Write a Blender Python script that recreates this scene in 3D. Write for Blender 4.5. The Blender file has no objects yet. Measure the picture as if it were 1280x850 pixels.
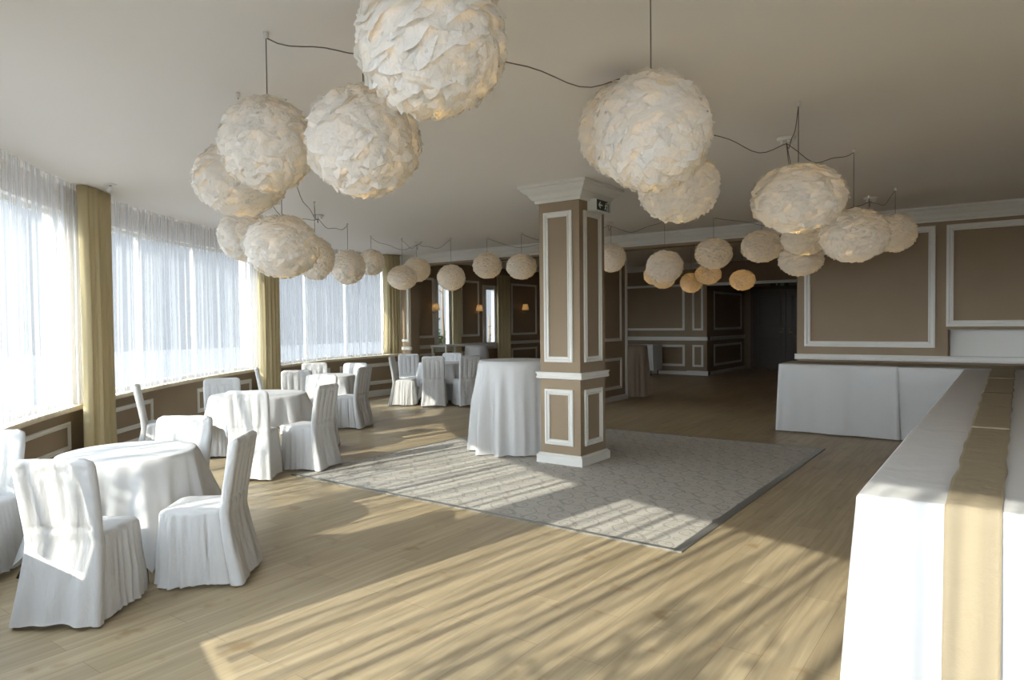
import bpy, math, random
from mathutils import Vector, Matrix
from mathutils import noise as mn

# ------------------------------------------------------------------ camera, light, exposure
F, YAW, PIT, ROL, CH = 851.18, 0.629520, -0.025610, -0.0104035, 1.62
scn = bpy.context.scene
COL = scn.collection


def cam_axes():
    f = Vector((-math.sin(YAW) * math.cos(PIT), math.cos(YAW) * math.cos(PIT), math.sin(PIT)))
    r = Vector((math.cos(YAW), math.sin(YAW), 0))
    u = r.cross(f)
    c, s = math.cos(ROL), math.sin(ROL)
    return c * r + s * u, -s * r + c * u, f


RX, UX, FX = cam_axes()
cd = bpy.data.cameras.new('camera')
cd.sensor_width = 36
cd.lens = F / 1280 * 36
cd.clip_start = 0.02
cam = bpy.data.objects.new('camera', cd)
COL.objects.link(cam)
cam.matrix_world = Matrix(((RX.x, UX.x, -FX.x, 0), (RX.y, UX.y, -FX.y, 0), (RX.z, UX.z, -FX.z, CH), (0, 0, 0, 1)))
scn.camera = cam

EXPOSURE = 1.15
SUN_AZ, SUN_EL = math.radians(82), math.radians(27.2)     # direction the light travels, elevation
SUN_STRENGTH, SKY_NEAR, SKY_FAR = 4.6, 6.2, 0.33
scn.view_settings.view_transform = 'Standard'
scn.view_settings.look = 'None'
scn.view_settings.exposure = EXPOSURE
scn.view_settings.gamma = 1
scn.view_settings.use_curve_mapping = False
scn.cycles.max_bounces = 10
scn.cycles.diffuse_bounces = 6
scn.cycles.transparent_max_bounces = 24
scn.cycles.transmission_bounces = 6
scn.cycles.sample_clamp_indirect = 6.0
scn.cycles.caustics_reflective = False
scn.cycles.caustics_refractive = False
try:
    scn.cycles.use_denoising = True
except Exception:
    pass

w = bpy.data.worlds.new('sky')
scn.world = w
w.use_nodes = True
nt = w.node_tree
nt.nodes.clear()
wo = nt.nodes.new('ShaderNodeOutputWorld')
wb = nt.nodes.new('ShaderNodeBackground')
tc = nt.nodes.new('ShaderNodeTexCoord')
sx = nt.nodes.new('ShaderNodeSeparateXYZ')
cr = nt.nodes.new('ShaderNodeValToRGB')
nt.links.new(tc.outputs['Generated'], sx.inputs[0])
nt.links.new(sx.outputs['Z'], cr.inputs[0])
cr.color_ramp.elements[0].position = 0.0
cr.color_ramp.elements[0].color = (0.86, 0.91, 1.0, 1)
cr.color_ramp.elements[1].position = 0.7
cr.color_ramp.elements[1].color = (0.72, 0.83, 1.0, 1)
nt.links.new(cr.outputs[0], wb.inputs[0])
# the sky is brightest round the sun and dims towards the opposite side
dp = nt.nodes.new('ShaderNodeVectorMath')
dp.operation = 'DOT_PRODUCT'
dp.inputs[1].default_value = (-math.cos(SUN_AZ), -math.sin(SUN_AZ), 0.25)
nt.links.new(tc.outputs['Generated'], dp.inputs[0])
mr = nt.nodes.new('ShaderNodeMapRange')
mr.interpolation_type = 'SMOOTHSTEP'
mr.inputs['From Min'].default_value = -0.25
mr.inputs['From Max'].default_value = 0.95
mr.inputs['To Min'].default_value = SKY_FAR
mr.inputs['To Max'].default_value = SKY_NEAR
nt.links.new(dp.outputs['Value'], mr.inputs['Value'])
nt.links.new(mr.outputs[0], wb.inputs[1])
nt.links.new(wb.outputs[0], wo.inputs[0])

sl = bpy.data.lights.new('sun', 'SUN')
sl.energy = SUN_STRENGTH
sl.color = (1.0, 0.95, 0.86)
sl.angle = math.radians(0.6)
sun = bpy.data.objects.new('sun', sl)
COL.objects.link(sun)
sun_dir = Vector((math.cos(SUN_AZ) * math.cos(SUN_EL), math.sin(SUN_AZ) * math.cos(SUN_EL), -math.sin(SUN_EL)))
sun.rotation_euler = sun_dir.to_track_quat('-Z', 'Y').to_euler()
sun.location = (-3, -12, 9)

RND = random.Random(7)
H = 3.17           # ceiling height
CX, CY, CR = -0.70, 10.688, 10.72    # the curved window wall is an arc of this circle


# ------------------------------------------------------------------ material helpers
def mat(name):
    m = bpy.data.materials.new(name)
    m.use_nodes = True
    m.node_tree.nodes.clear()
    return m, m.node_tree


def N(t, typ, **kw):
    n = t.nodes.new('ShaderNode' + typ)
    for k, v in kw.items():
        if k.startswith('i_'):
            n.inputs[k[2:].replace('_', ' ')].default_value = v
        else:
            setattr(n, k, v)
    return n


def L(t, a, b):
    t.links.new(a, b)


def plain(name, col, rough=0.6, bump=0.0, bscale=40, var=0.0, vscale=6, metallic=0.0, spec=0.5):
    m, t = mat(name)
    o = N(t, 'OutputMaterial')
    b = N(t, 'BsdfPrincipled')
    b.inputs['Base Color'].default_value = (*col, 1)
    b.inputs['Roughness'].default_value = rough
    b.inputs['Metallic'].default_value = metallic
    b.inputs['Specular IOR Level'].default_value = spec
    c = N(t, 'TexCoord')
    if var:
        n = N(t, 'TexNoise')
        n.inputs['Scale'].default_value = vscale
        n.inputs['Detail'].default_value = 5
        L(t, c.outputs['Object'], n.inputs['Vector'])
        r = N(t, 'ValToRGB')
        r.color_ramp.elements[0].position = 0.3
        r.color_ramp.elements[1].position = 0.7
        r.color_ramp.elements[0].color = (*[x * (1 - var) for x in col], 1)
        r.color_ramp.elements[1].color = (*[min(1, x * (1 + var)) for x in col], 1)
        L(t, n.outputs['Fac'], r.inputs[0])
        L(t, r.outputs[0], b.inputs['Base Color'])
    if bump:
        n = N(t, 'TexNoise')
        n.inputs['Scale'].default_value = bscale
        n.inputs['Detail'].default_value = 4
        L(t, c.outputs['Object'], n.inputs['Vector'])
        bp = N(t, 'Bump')
        bp.inputs['Strength'].default_value = bump
        bp.inputs['Distance'].default_value = 0.02
        L(t, n.outputs['Fac'], bp.inputs['Height'])
        L(t, bp.outputs[0], b.inputs['Normal'])
    L(t, b.outputs[0], o.inputs[0])
    return m


def emis(name, col, s):
    m, t = mat(name)
    o = N(t, 'OutputMaterial')
    e = N(t, 'Emission')
    e.inputs[0].default_value = (*col, 1)
    e.inputs[1].default_value = s
    L(t, e.outputs[0], o.inputs[0])
    return m


def cloth(name, col, transl=0.25, weave=900, bump=0.15, wrinkle=0.25, wscale=5.0, stretch=(1, 1, 0.35)):
    """opaque woven cloth with a little translucency and fine wrinkles"""
    m, t = mat(name)
    o = N(t, 'OutputMaterial')
    d = N(t, 'BsdfPrincipled')
    d.inputs['Base Color'].default_value = (*col, 1)
    d.inputs['Roughness'].default_value = 0.85
    d.inputs['Specular IOR Level'].default_value = 0.25
    tr = N(t, 'BsdfTranslucent')
    tr.inputs[0].default_value = (*col, 1)
    mx = N(t, 'MixShader')
    mx.inputs[0].default_value = transl
    c = N(t, 'TexCoord')
    mp = N(t, 'Mapping')
    mp.inputs['Scale'].default_value = stretch
    L(t, c.outputs['Object'], mp.inputs[0])
    n1 = N(t, 'TexNoise')
    n1.inputs['Scale'].default_value = wscale
    n1.inputs['Detail'].default_value = 6
    n1.inputs['Distortion'].default_value = 0.6
    L(t, mp.outputs[0], n1.inputs['Vector'])
    n2 = N(t, 'TexNoise')
    n2.inputs['Scale'].default_value = weave
    L(t, c.outputs['Object'], n2.inputs['Vector'])
    b1 = N(t, 'Bump')
    b1.inputs['Strength'].default_value = wrinkle
    b1.inputs['Distance'].default_value = 0.03
    L(t, n1.outputs['Fac'], b1.inputs['Height'])
    b2 = N(t, 'Bump')
    b2.inputs['Strength'].default_value = bump
    b2.inputs['Distance'].default_value = 0.001
    L(t, n2.outputs['Fac'], b2.inputs['Height'])
    L(t, b1.outputs[0], b2.inputs['Normal'])
    L(t, b2.outputs[0], d.inputs['Normal'])
    L(t, b2.outputs[0], tr.inputs['Normal'])
    L(t, d.outputs[0], mx.inputs[1])
    L(t, tr.outputs[0], mx.inputs[2])
    L(t, mx.outputs[0], o.inputs[0])
    return m


def wood_floor():
    m, t = mat('oak_planks')
    o = N(t, 'OutputMaterial')
    b = N(t, 'BsdfPrincipled')
    c = N(t, 'TexCoord')
    mp = N(t, 'Mapping')
    mp.inputs['Rotation'].default_value = (0, 0, math.radians(90))
    L(t, c.outputs['Object'], mp.inputs[0])
    br = N(t, 'TexBrick')
    br.offset = 0.37
    br.inputs['Scale'].default_value = 1
    br.inputs['Brick Width'].default_value = 1.4
    br.inputs['Row Height'].default_value = 0.19
    br.inputs['Mortar Size'].default_value = 0.0016
    br.inputs['Mortar Smooth'].default_value = 0.3
    br.inputs['Bias'].default_value = 0.0
    br.inputs['Color1'].default_value = (0.335, 0.264, 0.165, 1)
    br.inputs['Color2'].default_value = (0.405, 0.322, 0.205, 1)
    br.inputs['Mortar'].default_value = (0.22, 0.16, 0.10, 1)
    L(t, mp.outputs[0], br.inputs['Vector'])
    g = N(t, 'Mapping')
    g.inputs['Scale'].default_value = (26, 1.3, 1)
    L(t, c.outputs['Object'], g.inputs[0])
    n = N(t, 'TexNoise')
    n.inputs['Scale'].default_value = 1.0
    n.inputs['Detail'].default_value = 8
    n.inputs['Distortion'].default_value = 0.7
    L(t, g.outputs[0], n.inputs['Vector'])
    r = N(t, 'ValToRGB')
    r.color_ramp.elements[0].position = 0.32
    r.color_ramp.elements[0].color = (0.80, 0.78, 0.74, 1)
    r.color_ramp.elements[1].position = 0.68
    r.color_ramp.elements[1].color = (1.10, 1.10, 1.08, 1)
    L(t, n.outputs['Fac'], r.inputs[0])
    kn = N(t, 'TexNoise')
    kn.inputs['Scale'].default_value = 5
    kn.inputs['Detail'].default_value = 3
    L(t, c.outputs['Object'], kn.inputs['Vector'])
    kr = N(t, 'ValToRGB')
    kr.color_ramp.elements[0].position = 0.27
    kr.color_ramp.elements[0].color = (0.72, 0.62, 0.50, 1)
    kr.color_ramp.elements[1].position = 0.37
    kr.color_ramp.elements[1].color = (1, 1, 1, 1)
    L(t, kn.outputs['Fac'], kr.inputs[0])
    m1 = N(t, 'MixRGB', blend_type='MULTIPLY')
    m1.inputs[0].default_value = 1
    L(t, br.outputs['Color'], m1.inputs[1])
    L(t, r.outputs[0], m1.inputs[2])
    m2 = N(t, 'MixRGB', blend_type='MULTIPLY')
    m2.inputs[0].default_value = 0.8
    L(t, m1.outputs[0], m2.inputs[1])
    L(t, kr.outputs[0], m2.inputs[2])
    L(t, m2.outputs[0], b.inputs['Base Color'])
    b.inputs['Roughness'].default_value = 0.42
    b.inputs['Specular IOR Level'].default_value = 0.4
    bp = N(t, 'Bump')
    bp.inputs['Strength'].default_value = 0.08
    bp.inputs['Distance'].default_value = 0.004
    L(t, n.outputs['Fac'], bp.inputs['Height'])
    L(t, bp.outputs[0], b.inputs['Normal'])
    L(t, b.outputs[0], o.inputs[0])
    return m


def carpet_mat():
    """pale tile field with a scrolling trellis pattern"""
    m, t = mat('patterned_carpet')
    o = N(t, 'OutputMaterial')
    b = N(t, 'BsdfPrincipled')
    c = N(t, 'TexCoord')
    nz = N(t, 'TexNoise')
    nz.inputs['Scale'].default_value = 6
    nz.inputs['Detail'].default_value = 1
    L(t, c.outputs['Object'], nz.inputs['Vector'])
    ad = N(t, 'VectorMath', operation='MULTIPLY_ADD')
    ad.inputs[1].default_value = (0.05, 0.05, 0)
    L(t, nz.outputs['Color'], ad.inputs[0])
    L(t, c.outputs['Object'], ad.inputs[2])
    sp = N(t, 'SeparateXYZ')
    L(t, ad.outputs[0], sp.inputs[0])

    def mth(op, x, y=None, v=None, z=None):
        q = N(t, 'Math', operation=op)
        L(t, x, q.inputs[0])
        if y is not None:
            L(t, y, q.inputs[1])
        if v is not None:
            q.inputs[1].default_value = v
        if z is not None:
            q.inputs[2].default_value = z
        return q.outputs[0]

    def lines(k, wob, off, wd):
        """curved stems: contour lines of a sum of cosines"""
        cx_ = mth('COSINE', mth('MULTIPLY', sp.outputs['X'], v=k))
        cy_ = mth('COSINE', mth('MULTIPLY', sp.outputs['Y'], v=k))
        cz_ = mth('SINE', mth('MULTIPLY', mth('ADD', sp.outputs['X'], sp.outputs['Y']), v=k * 0.5))
        sm_ = mth('ADD', mth('ADD', cx_, cy_), mth('MULTIPLY', cz_, v=wob))
        f_ = mth('ABSOLUTE', mth('ADD', sm_, v=off))
        r_ = N(t, 'MapRange')
        r_.inputs['From Min'].default_value = wd * 0.5
        r_.inputs['From Max'].default_value = wd
        r_.inputs['To Min'].default_value = 1
        r_.inputs['To Max'].default_value = 0
        L(t, f_, r_.inputs['Value'])
        return r_.outputs[0]
    mxx = N(t, 'Math', operation='MAXIMUM')
    l1 = mth('MAXIMUM', lines(21.0, 0.9, 0.0, 0.34), lines(21.0, -0.9, 1.25, 0.26))
    l2 = mth('MAXIMUM', l1, lines(42.0, 0.5, -1.45, 0.30))
    L(t, l2, mxx.inputs[0])
    mix = N(t, 'MixRGB')
    mix.inputs[1].default_value = (0.56, 0.53, 0.475, 1)
    mix.inputs[2].default_value = (0.32, 0.295, 0.255, 1)
    L(t, mxx.outputs[0], mix.inputs[0])
    L(t, mix.outputs[0], b.inputs['Base Color'])
    b.inputs['Roughness'].default_value = 0.7
    b.inputs['Specular IOR Level'].default_value = 0.3
    L(t, b.outputs[0], o.inputs[0])
    return m


def sheer_mat(name, col, lo, hi, mid=0.2):
    """gathered voile: see-through between the pleats, dense where the pleats stack up"""
    m, t = mat(name)
    o = N(t, 'OutputMaterial')
    uv = N(t, 'UVMap')
    mp = N(t, 'Mapping')
    mp.inputs['Scale'].default_value = (13.0, 0.10, 1)
    L(t, uv.outputs[0], mp.inputs[0])
    n = N(t, 'TexNoise')
    n.inputs['Scale'].default_value = 1
    n.inputs['Detail'].default_value = 2.5
    n.inputs['Roughness'].default_value = 0.5
    L(t, mp.outputs[0], n.inputs['Vector'])
    r = N(t, 'MapRange')
    r.inputs['From Min'].default_value = 0.39
    r.inputs['From Max'].default_value = 0.54
    r.inputs['To Min'].default_value = lo
    r.inputs['To Max'].default_value = hi
    L(t, n.outputs['Fac'], r.inputs['Value'])
    tp = N(t, 'BsdfTransparent')
    tl = N(t, 'BsdfTranslucent')
    tl.inputs[0].default_value = (*col, 1)
    df = N(t, 'BsdfDiffuse')
    df.inputs[0].default_value = (*col, 1)
    a = N(t, 'MixShader')
    a.inputs[0].default_value = mid
    L(t, tl.outputs[0], a.inputs[1])
    L(t, df.outputs[0], a.inputs[2])
    mx = N(t, 'MixShader')
    L(t, r.outputs[0], mx.inputs[0])
    L(t, a.outputs[0], mx.inputs[1])
    L(t, tp.outputs[0], mx.inputs[2])
    L(t, mx.outputs[0], o.inputs[0])
    return m


def glass_mat():
    m, t = mat('window_glass')
    o = N(t, 'OutputMaterial')
    tp = N(t, 'BsdfTransparent')
    tp.inputs[0].default_value = (0.95, 0.97, 0.96, 1)
    g = N(t, 'BsdfGlossy')
    g.inputs['Roughness'].default_value = 0.02
    fr = N(t, 'LayerWeight')
    fr.inputs[0].default_value = 0.5
    pw = N(t, 'Math', operation='POWER')
    pw.inputs[1].default_value = 5
    L(t, fr.outputs['Facing'], pw.inputs[0])
    ma = N(t, 'Math', operation='MULTIPLY_ADD')
    ma.inputs[1].default_value = 0.75
    ma.inputs[2].default_value = 0.03
    L(t, pw.outputs[0], ma.inputs[0])
    mx = N(t, 'MixShader')
    L(t, ma.outputs[0], mx.inputs[0])
    L(t, tp.outputs[0], mx.inputs[1])
    L(t, g.outputs[0], mx.inputs[2])
    L(t, mx.outputs[0], o.inputs[0])
    return m


def paper_mat():
    m, t = mat('crumpled_paper')
    o = N(t, 'OutputMaterial')
    c = N(t, 'TexCoord')
    n = N(t, 'TexNoise')
    n.inputs['Scale'].default_value = 22
    n.inputs['Detail'].default_value = 5
    L(t, c.outputs['Object'], n.inputs['Vector'])
    bp = N(t, 'Bump')
    bp.inputs['Strength'].default_value = 0.5
    bp.inputs['Distance'].default_value = 0.02
    L(t, n.outputs['Fac'], bp.inputs['Height'])
    d = N(t, 'BsdfDiffuse')
    d.inputs[0].default_value = (0.86, 0.85, 0.83, 1)
    tr = N(t, 'BsdfTranslucent')
    tr.inputs[0].default_value = (0.86, 0.85, 0.80, 1)
    L(t, bp.outputs[0], d.inputs['Normal'])
    mx = N(t, 'MixShader')
    mx.inputs[0].default_value = 0.42
    L(t, d.outputs[0], mx.inputs[1])
    L(t, tr.outputs[0], mx.inputs[2])
    L(t, mx.outputs[0], o.inputs[0])
    return m


M = dict(
    floor=wood_floor(),
    carpet=carpet_mat(),
    ceiling=plain('ceiling_paint', (0.82, 0.785, 0.75), 0.9, bump=0.02, bscale=120),
    wall=plain('taupe_wall_paint', (0.285, 0.213, 0.138), 0.8, bump=0.03, bscale=160, var=0.03, vscale=2),
    trim=plain('white_trim_paint', (0.70, 0.68, 0.63), 0.5),
    metal=plain('grey_metal_strip', (0.28, 0.28, 0.26), 0.4, metallic=0.6),
    white=cloth('white_tablecloth', (0.65, 0.642, 0.63), 0.15, wrinkle=0.3, wscale=4),
    chair=cloth('white_chair_cover', (0.62, 0.612, 0.60), 0.15, wrinkle=0.8, wscale=7, stretch=(1, 1, 0.45)),
    champagne=cloth('champagne_cloth', (0.30, 0.24, 0.18), 0.12),
    runner=cloth('burlap_runner', (0.29, 0.235, 0.155), 0.05, weave=260, bump=0.9, wrinkle=0.3, wscale=9, stretch=(1, 1, 1)),
    drape=cloth('cream_drape', (0.56, 0.47, 0.28), 0.13, wrinkle=0.1),
    sheer=sheer_mat('white_voile', (0.84, 0.865, 0.92), 0.05, 0.82, 0.80),
    glass=glass_mat(),
    frame=plain('window_frame_paint', (0.62, 0.60, 0.55), 0.5),
    sill=plain('sill_wood', (0.50, 0.42, 0.28), 0.45, var=0.08, vscale=12),
    paper=paper_mat(),
    bulb=emis('warm_bulb', (1.0, 0.64, 0.27), 10.0),
    sconce_bulb=emis('sconce_bulb', (1.0, 0.62, 0.26), 2.5),
    hall_bulb=emis('hall_bulb', (1.0, 0.55, 0.17), 20.0),
    cord=plain('grey_twisted_cord', (0.20, 0.17, 0.14), 0.7, bump=0.8, bscale=300),
    plastic=plain('white_plastic', (0.74, 0.72, 0.68), 0.4),
    black=plain('black_metal', (0.02, 0.018, 0.016), 0.4),
    brass=plain('dull_brass', (0.42, 0.30, 0.13), 0.35, metallic=0.8),
    dark=plain('dark_brown_paint', (0.12, 0.09, 0.065), 0.6),
    shade=cloth('sconce_shade', (0.85, 0.72, 0.50), 0.6),
    sign=plain('sign_face', (0.012, 0.025, 0.015), 0.4),
    signw=plain('sign_white', (0.75, 0.78, 0.74), 0.4),
    ground=plain('terrace_stone', (0.125, 0.122, 0.12), 0.9, var=0.12, vscale=3),
    leaf=plain('leaf_green', (0.05, 0.085, 0.03), 0.6, var=0.3, vscale=10),
    bark=plain('bark', (0.12, 0.09, 0.06), 0.9, bump=0.6, bscale=20),
    outwall=plain('outside_render', (0.62, 0.60, 0.56), 0.9),
    doorm=plain('dark_door_paint', (0.09, 0.07, 0.052), 0.5),
)


# ------------------------------------------------------------------ mesh helpers
class MB:
    def __init__(self):
        self.v, self.f, self.uv, self.sm = [], [], None, []

    def add(self, vs, fs, smooth=False):
        o = len(self.v)
        self.v += [tuple(p) for p in vs]
        self.f += [tuple(i + o for i in q) for q in fs]
        self.sm += [smooth] * len(fs)
        return o

    def box(self, x0, x1, y0, y1, z0, z1):
        self.add([(x0, y0, z0), (x1, y0, z0), (x1, y1, z0), (x0, y1, z0), (x0, y0, z1), (x1, y0, z1), (x1, y1, z1), (x0, y1, z1)],
                 [(3, 2, 1, 0), (4, 5, 6, 7), (0, 1, 5, 4), (1, 2, 6, 5), (2, 3, 7, 6), (3, 0, 4, 7)])
        return self

    def grid(self, fn, nu, nv, closed=False, smooth=True, flip=False):
        vs = [fn(i / (nu if closed else nu - 1), j / (nv - 1)) for j in range(nv) for i in range(nu)]
        fs = []
        for j in range(nv - 1):
            for i in range(nu if closed else nu - 1):
                a, b = j * nu + i, j * nu + (i + 1) % nu
                q = (a, b, b + nu, a + nu)
                fs.append(q[::-1] if flip else q)
        self.add(vs, fs, smooth)
        return self

    def rings(self, rings, cap0=False, cap1=False, smooth=True, closed=True):
        n = len(rings[0])
        vs = [p for r in rings for p in r]
        fs = []
        m = n if closed else n - 1
        for j in range(len(rings) - 1):
            for i in range(m):
                a, b = j * n + i, j * n + (i + 1) % n
                fs.append((a, b, b + n, a + n))
        if cap0:
            fs.append(tuple(range(n))[::-1])
        if cap1:
            fs.append(tuple((len(rings) - 1) * n + i for i in range(n)))
        self.add(vs, fs, smooth)
        return self

    def lathe(self, prof, c=(0, 0, 0), n=20, cap0=True, cap1=True, smooth=True):
        R = [[(c[0] + r * math.cos(2 * math.pi * i / n), c[1] + r * math.sin(2 * math.pi * i / n), c[2] + z) for i in range(n)] for r, z in prof]
        return self.rings(R, cap0, cap1, smooth)

    def tube(self, pts, r, n=6, r1=None):
        pts = [Vector(p) for p in pts]
        R = []
        for k, p in enumerate(pts):
            d = (pts[min(k + 1, len(pts) - 1)] - pts[max(k - 1, 0)]).normalized()
            a = Vector((0, 0, 1)) if abs(d.z) < 0.9 else Vector((1, 0, 0))
            u = d.cross(a).normalized()
            v = d.cross(u).normalized()
            rr = r if r1 is None else r + (r1 - r) * k / (len(pts) - 1)
            R.append([tuple(p + rr * (math.cos(2 * math.pi * i / n) * u + math.sin(2 * math.pi * i / n) * v)) for i in range(n)])
        return self.rings(R, True, True)

    def build(self, name, m, parent=None, uv=None):
        me = bpy.data.meshes.new(name)
        me.from_pydata(self.v, [], self.f)
        me.polygons.foreach_set('use_smooth', self.sm)
        if uv:
            l = me.uv_layers.new(name='UVMap')
            for lp in me.loops:
                l.data[lp.index].uv = uv(lp.vertex_index)
        me.materials.append(m)
        me.update()
        o = bpy.data.objects.new(name, me)
        COL.objects.link(o)
        if parent:
            o.parent = parent
        return o


def tag(o, label=None, cat=None, group=None, kind=None):
    if label:
        o['label'] = label
    if cat:
        o['category'] = cat
    if group:
        o['group'] = group
    if kind:
        o['kind'] = kind
    return o


def thing(name, label, cat, loc=(0, 0, 0), rz=0, group=None):
    o = bpy.data.objects.new(name, None)
    COL.objects.link(o)
    o.location = loc
    o.rotation_euler = (0, 0, rz)
    return tag(o, label, cat, group)


def kids(o):
    return [c for c in bpy.data.objects if c.parent == o]


def copy_tree(o, parent=None):
    c = o.copy()
    COL.objects.link(c)
    c.parent = parent
    for ch in KIDS[o.name] if o.name in KIDS else kids(o):
        copy_tree(ch, c)
    return c


KIDS = {}


def struct(o, label=None):
    o['kind'] = 'structure'
    if label:
        o['label'] = label
    return o


def moulding(mb, fmap, u0, u1, z0, z1, w=0.055, h=0.022, seg=1):
    """a picture-frame moulding swept round a rectangle; fmap(u, z, n) gives the point"""
    prof = [(0, 0), (0.0, h * 0.75), (w * 0.18, h), (w * 0.42, h * 0.95), (w * 0.5, h * 0.45), (w * 0.72, h * 0.4), (w * 0.82, h * 0.8), (w, h * 0.7), (w, 0)]
    loop = []
    for a, b, c, d in ((u0, z0, u1, z0), (u1, z0, u1, z1), (u1, z1, u0, z1), (u0, z1, u0, z0)):
        s = seg if b == d else 1
        for k in range(s):
            loop.append((a + (c - a) * k / s, b + (d - b) * k / s))
    R = []
    for (u, z) in loop:
        du = 1 if u == u0 else (-1 if u == u1 else 0)
        dz = 1 if z == z0 else (-1 if z == z1 else 0)
        R.append([fmap(u + du * a, z + dz * a, n) for a, n in prof])
    R.append(R[0])
    n = len(prof)
    vs = [p for r in R for p in r]
    fs = []
    for j in range(len(R) - 1):
        for i in range(n - 1):
            a = j * n + i
            fs.append((a, a + 1, a + 1 + n, a + n))
    mb.add(vs, fs, False)


def strip(mb, fmap, u0, u1, prof, seg=1, cap=True):
    """extrude a (n, z) profile along u"""
    R = [[fmap(u0 + (u1 - u0) * k / seg, z, n) for n, z in prof] for k in range(seg + 1)]
    n = len(prof)
    vs = [p for r in R for p in r]
    fs = []
    for j in range(seg):
        for i in range(n):
            a, b = j * n + i, j * n + (i + 1) % n
            fs.append((a, b, b + n, a + n))
    if cap:
        fs.append(tuple(range(n)))
        fs.append(tuple(seg * n + i for i in range(n)))
    mb.add(vs, fs, False)


def planeY(Y, s=-1):          # wall facing -Y (s=-1) or +Y
    return lambda u, z, n: (u, Y + s * n, z)


def planeX(X, s=1):
    return lambda u, z, n: (X + s * n, u, z)


CROWN = [(0, -0.19), (0.03, -0.19), (0.035, -0.165), (0.06, -0.15), (0.085, -0.115), (0.09, -0.10), (0.125, -0.075), (0.15, -0.05), (0.155, -0.035), (0.175, -0.03), (0.175, 0), (0, 0)]


def crown_prof(top, sc=1.0):
    return [(n * sc, top + z * sc) for n, z in CROWN]


RAIL = [(0, -0.078), (0.028, -0.076), (0.036, -0.066), (0.036, -0.052), (0.030, -0.046), (0.032, -0.018), (0.042, -0.012), (0.042, 0), (0, 0)]


def rail_prof(top, sc=1.0):
    return [(n * sc, top + z * sc) for n, z in RAIL]


BASE = [(0, 0), (0.03, 0), (0.03, 0.085), (0.018, 0.10), (0, 0.105)]


# ------------------------------------------------------------------ room shell
XR = 4.6
b = MB().box(-14.0, 8.0, -3.0, 24.0, -0.12, 0.0)
# floor plate follows the curved wall on the window side
b = MB()
arc = []


def bulge(t):
    d = math.degrees(t)
    return 0.50 * math.exp(-((d + 86) / 13.0) ** 2)


def wallp(t, r=0.0, z=0.0):
    """point on the curved wall at angle t (radians); r metres inward"""
    R = CR + bulge(t) - r
    return (CX + R * math.cos(t), CY + R * math.sin(t), z)


T0, T1 = math.radians(-183.6), math.radians(-60.3)
NA = 120
edge = [wallp(T0 + (T1 - T0) * i / NA, -0.30) for i in range(NA + 1)]


def slab(z0, z1):
    mb = MB()
    top = [(XR + 0.3, 11.6, 0), (-2.4, 11.6, 0), (-2.4, 23.6, 0), (-11.9, 23.6, 0)]
    poly = [(p[0], p[1]) for p in edge] + [(p[0], p[1]) for p in top]
    n = len(poly)
    vs = [(x, y, z0) for x, y in poly] + [(x, y, z1) for x, y in poly]
    fs = [tuple(range(n))[::-1], tuple(range(n, 2 * n))]
    fs += [(i, (i + 1) % n, n + (i + 1) % n, n + i) for i in range(n)]
    mb.add(vs, fs)
    return mb


struct(slab(-0.15, 0.0).build('floor', M['floor']))
# main ceiling up to the beam, the annex ceiling is a little higher
mb = MB()
poly = [(p[0], p[1]) for p in edge] + [(XR + 0.3, 11.45), (-11.9, 11.45)]
n = len(poly)
mb.add([(x, y, H) for x, y in poly] + [(x, y, H + 0.35) for x, y in poly],
       [tuple(range(n))[::-1], tuple(range(n, 2 * n))] + [(i, (i + 1) % n, n + (i + 1) % n, n + i) for i in range(n)])
mb.box(-12.0, -2.3, 11.40, 23.7, 3.32, 3.52)
struct(mb.build('ceiling', M['ceiling']))

# ---- curved window wall: columns between bays, sill wall, lintel
SILLT = [(-60, .75), (-127.6, .745), (-134.8, .755), (-138.9, .77), (-146.9, .80), (-159.4, .855), (-162.8, .865), (-170, .90), (-183.6, .925)]


def sill_z(t):
    d = math.degrees(t)
    for (a, za), (b_, zb) in zip(SILLT, SILLT[1:]):
        if b_ <= d <= a:
            return za + (zb - za) * (d - a) / (b_ - a)
    return SILLT[0][1] if d > -100 else SILLT[-1][1]


HEAD = 2.88
COLS = [(-183.0, 1.9), (-161.2, 1.35), (-136.85, 1.35), (-107.0, 1.55), (-78.5, 1.5), (-61.0, 1.2)]   # centre, half width in degrees
mb = MB()


def arcblock(mb, a, b_, r0, r1, zf0, zf1, seg, smooth=False):
    R = []
    for k in range(seg + 1):
        t = a + (b_ - a) * k / seg
        R.append([wallp(t, r0, zf0(t)), wallp(t, r1, zf0(t)), wallp(t, r1, zf1(t)), wallp(t, r0, zf1(t))])
    n = 4
    vs = [p for r in R for p in r]
    fs = []
    for j in range(seg):
        for i in range(4):
            p, q = j * 4 + i, j * 4 + (i + 1) % 4
            fs.append((p, q, q + 4, p + 4))
    fs.append((3, 2, 1, 0))
    fs.append(tuple(seg * 4 + i for i in range(4)))
    mb.add(vs, fs, smooth)


arcblock(mb, T0, T1, -0.25, 0.0, lambda t: -0.1, lambda t: sill_z(t) - 0.05, 120)      # sill wall
struct(mb.build('wall_left', M['wall']))
mb = MB()
arcblock(mb, T0, T1, -0.25, -0.02, lambda t: HEAD, lambda t: H + 0.1, 120)               # head above the windows
for c, hw in COLS:
    arcblock(mb, math.radians(c - hw), math.radians(c + hw), -0.24, -0.01, lambda t: sill_z(t) - 0.06, lambda t: HEAD + 0.02, 6)
struct(mb.build('wall_left_head', M['ceiling']))
mb = MB()
arcblock(mb, T0, T1, -0.04, 0.10, lambda t: sill_z(t) - 0.05, lambda t: sill_z(t), 120)
struct(mb.build('trim_1', M['sill']), 'pale wooden window sill')
mb = MB()


def arcmap(u, z, n):
    return wallp(u, n, z)


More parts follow.
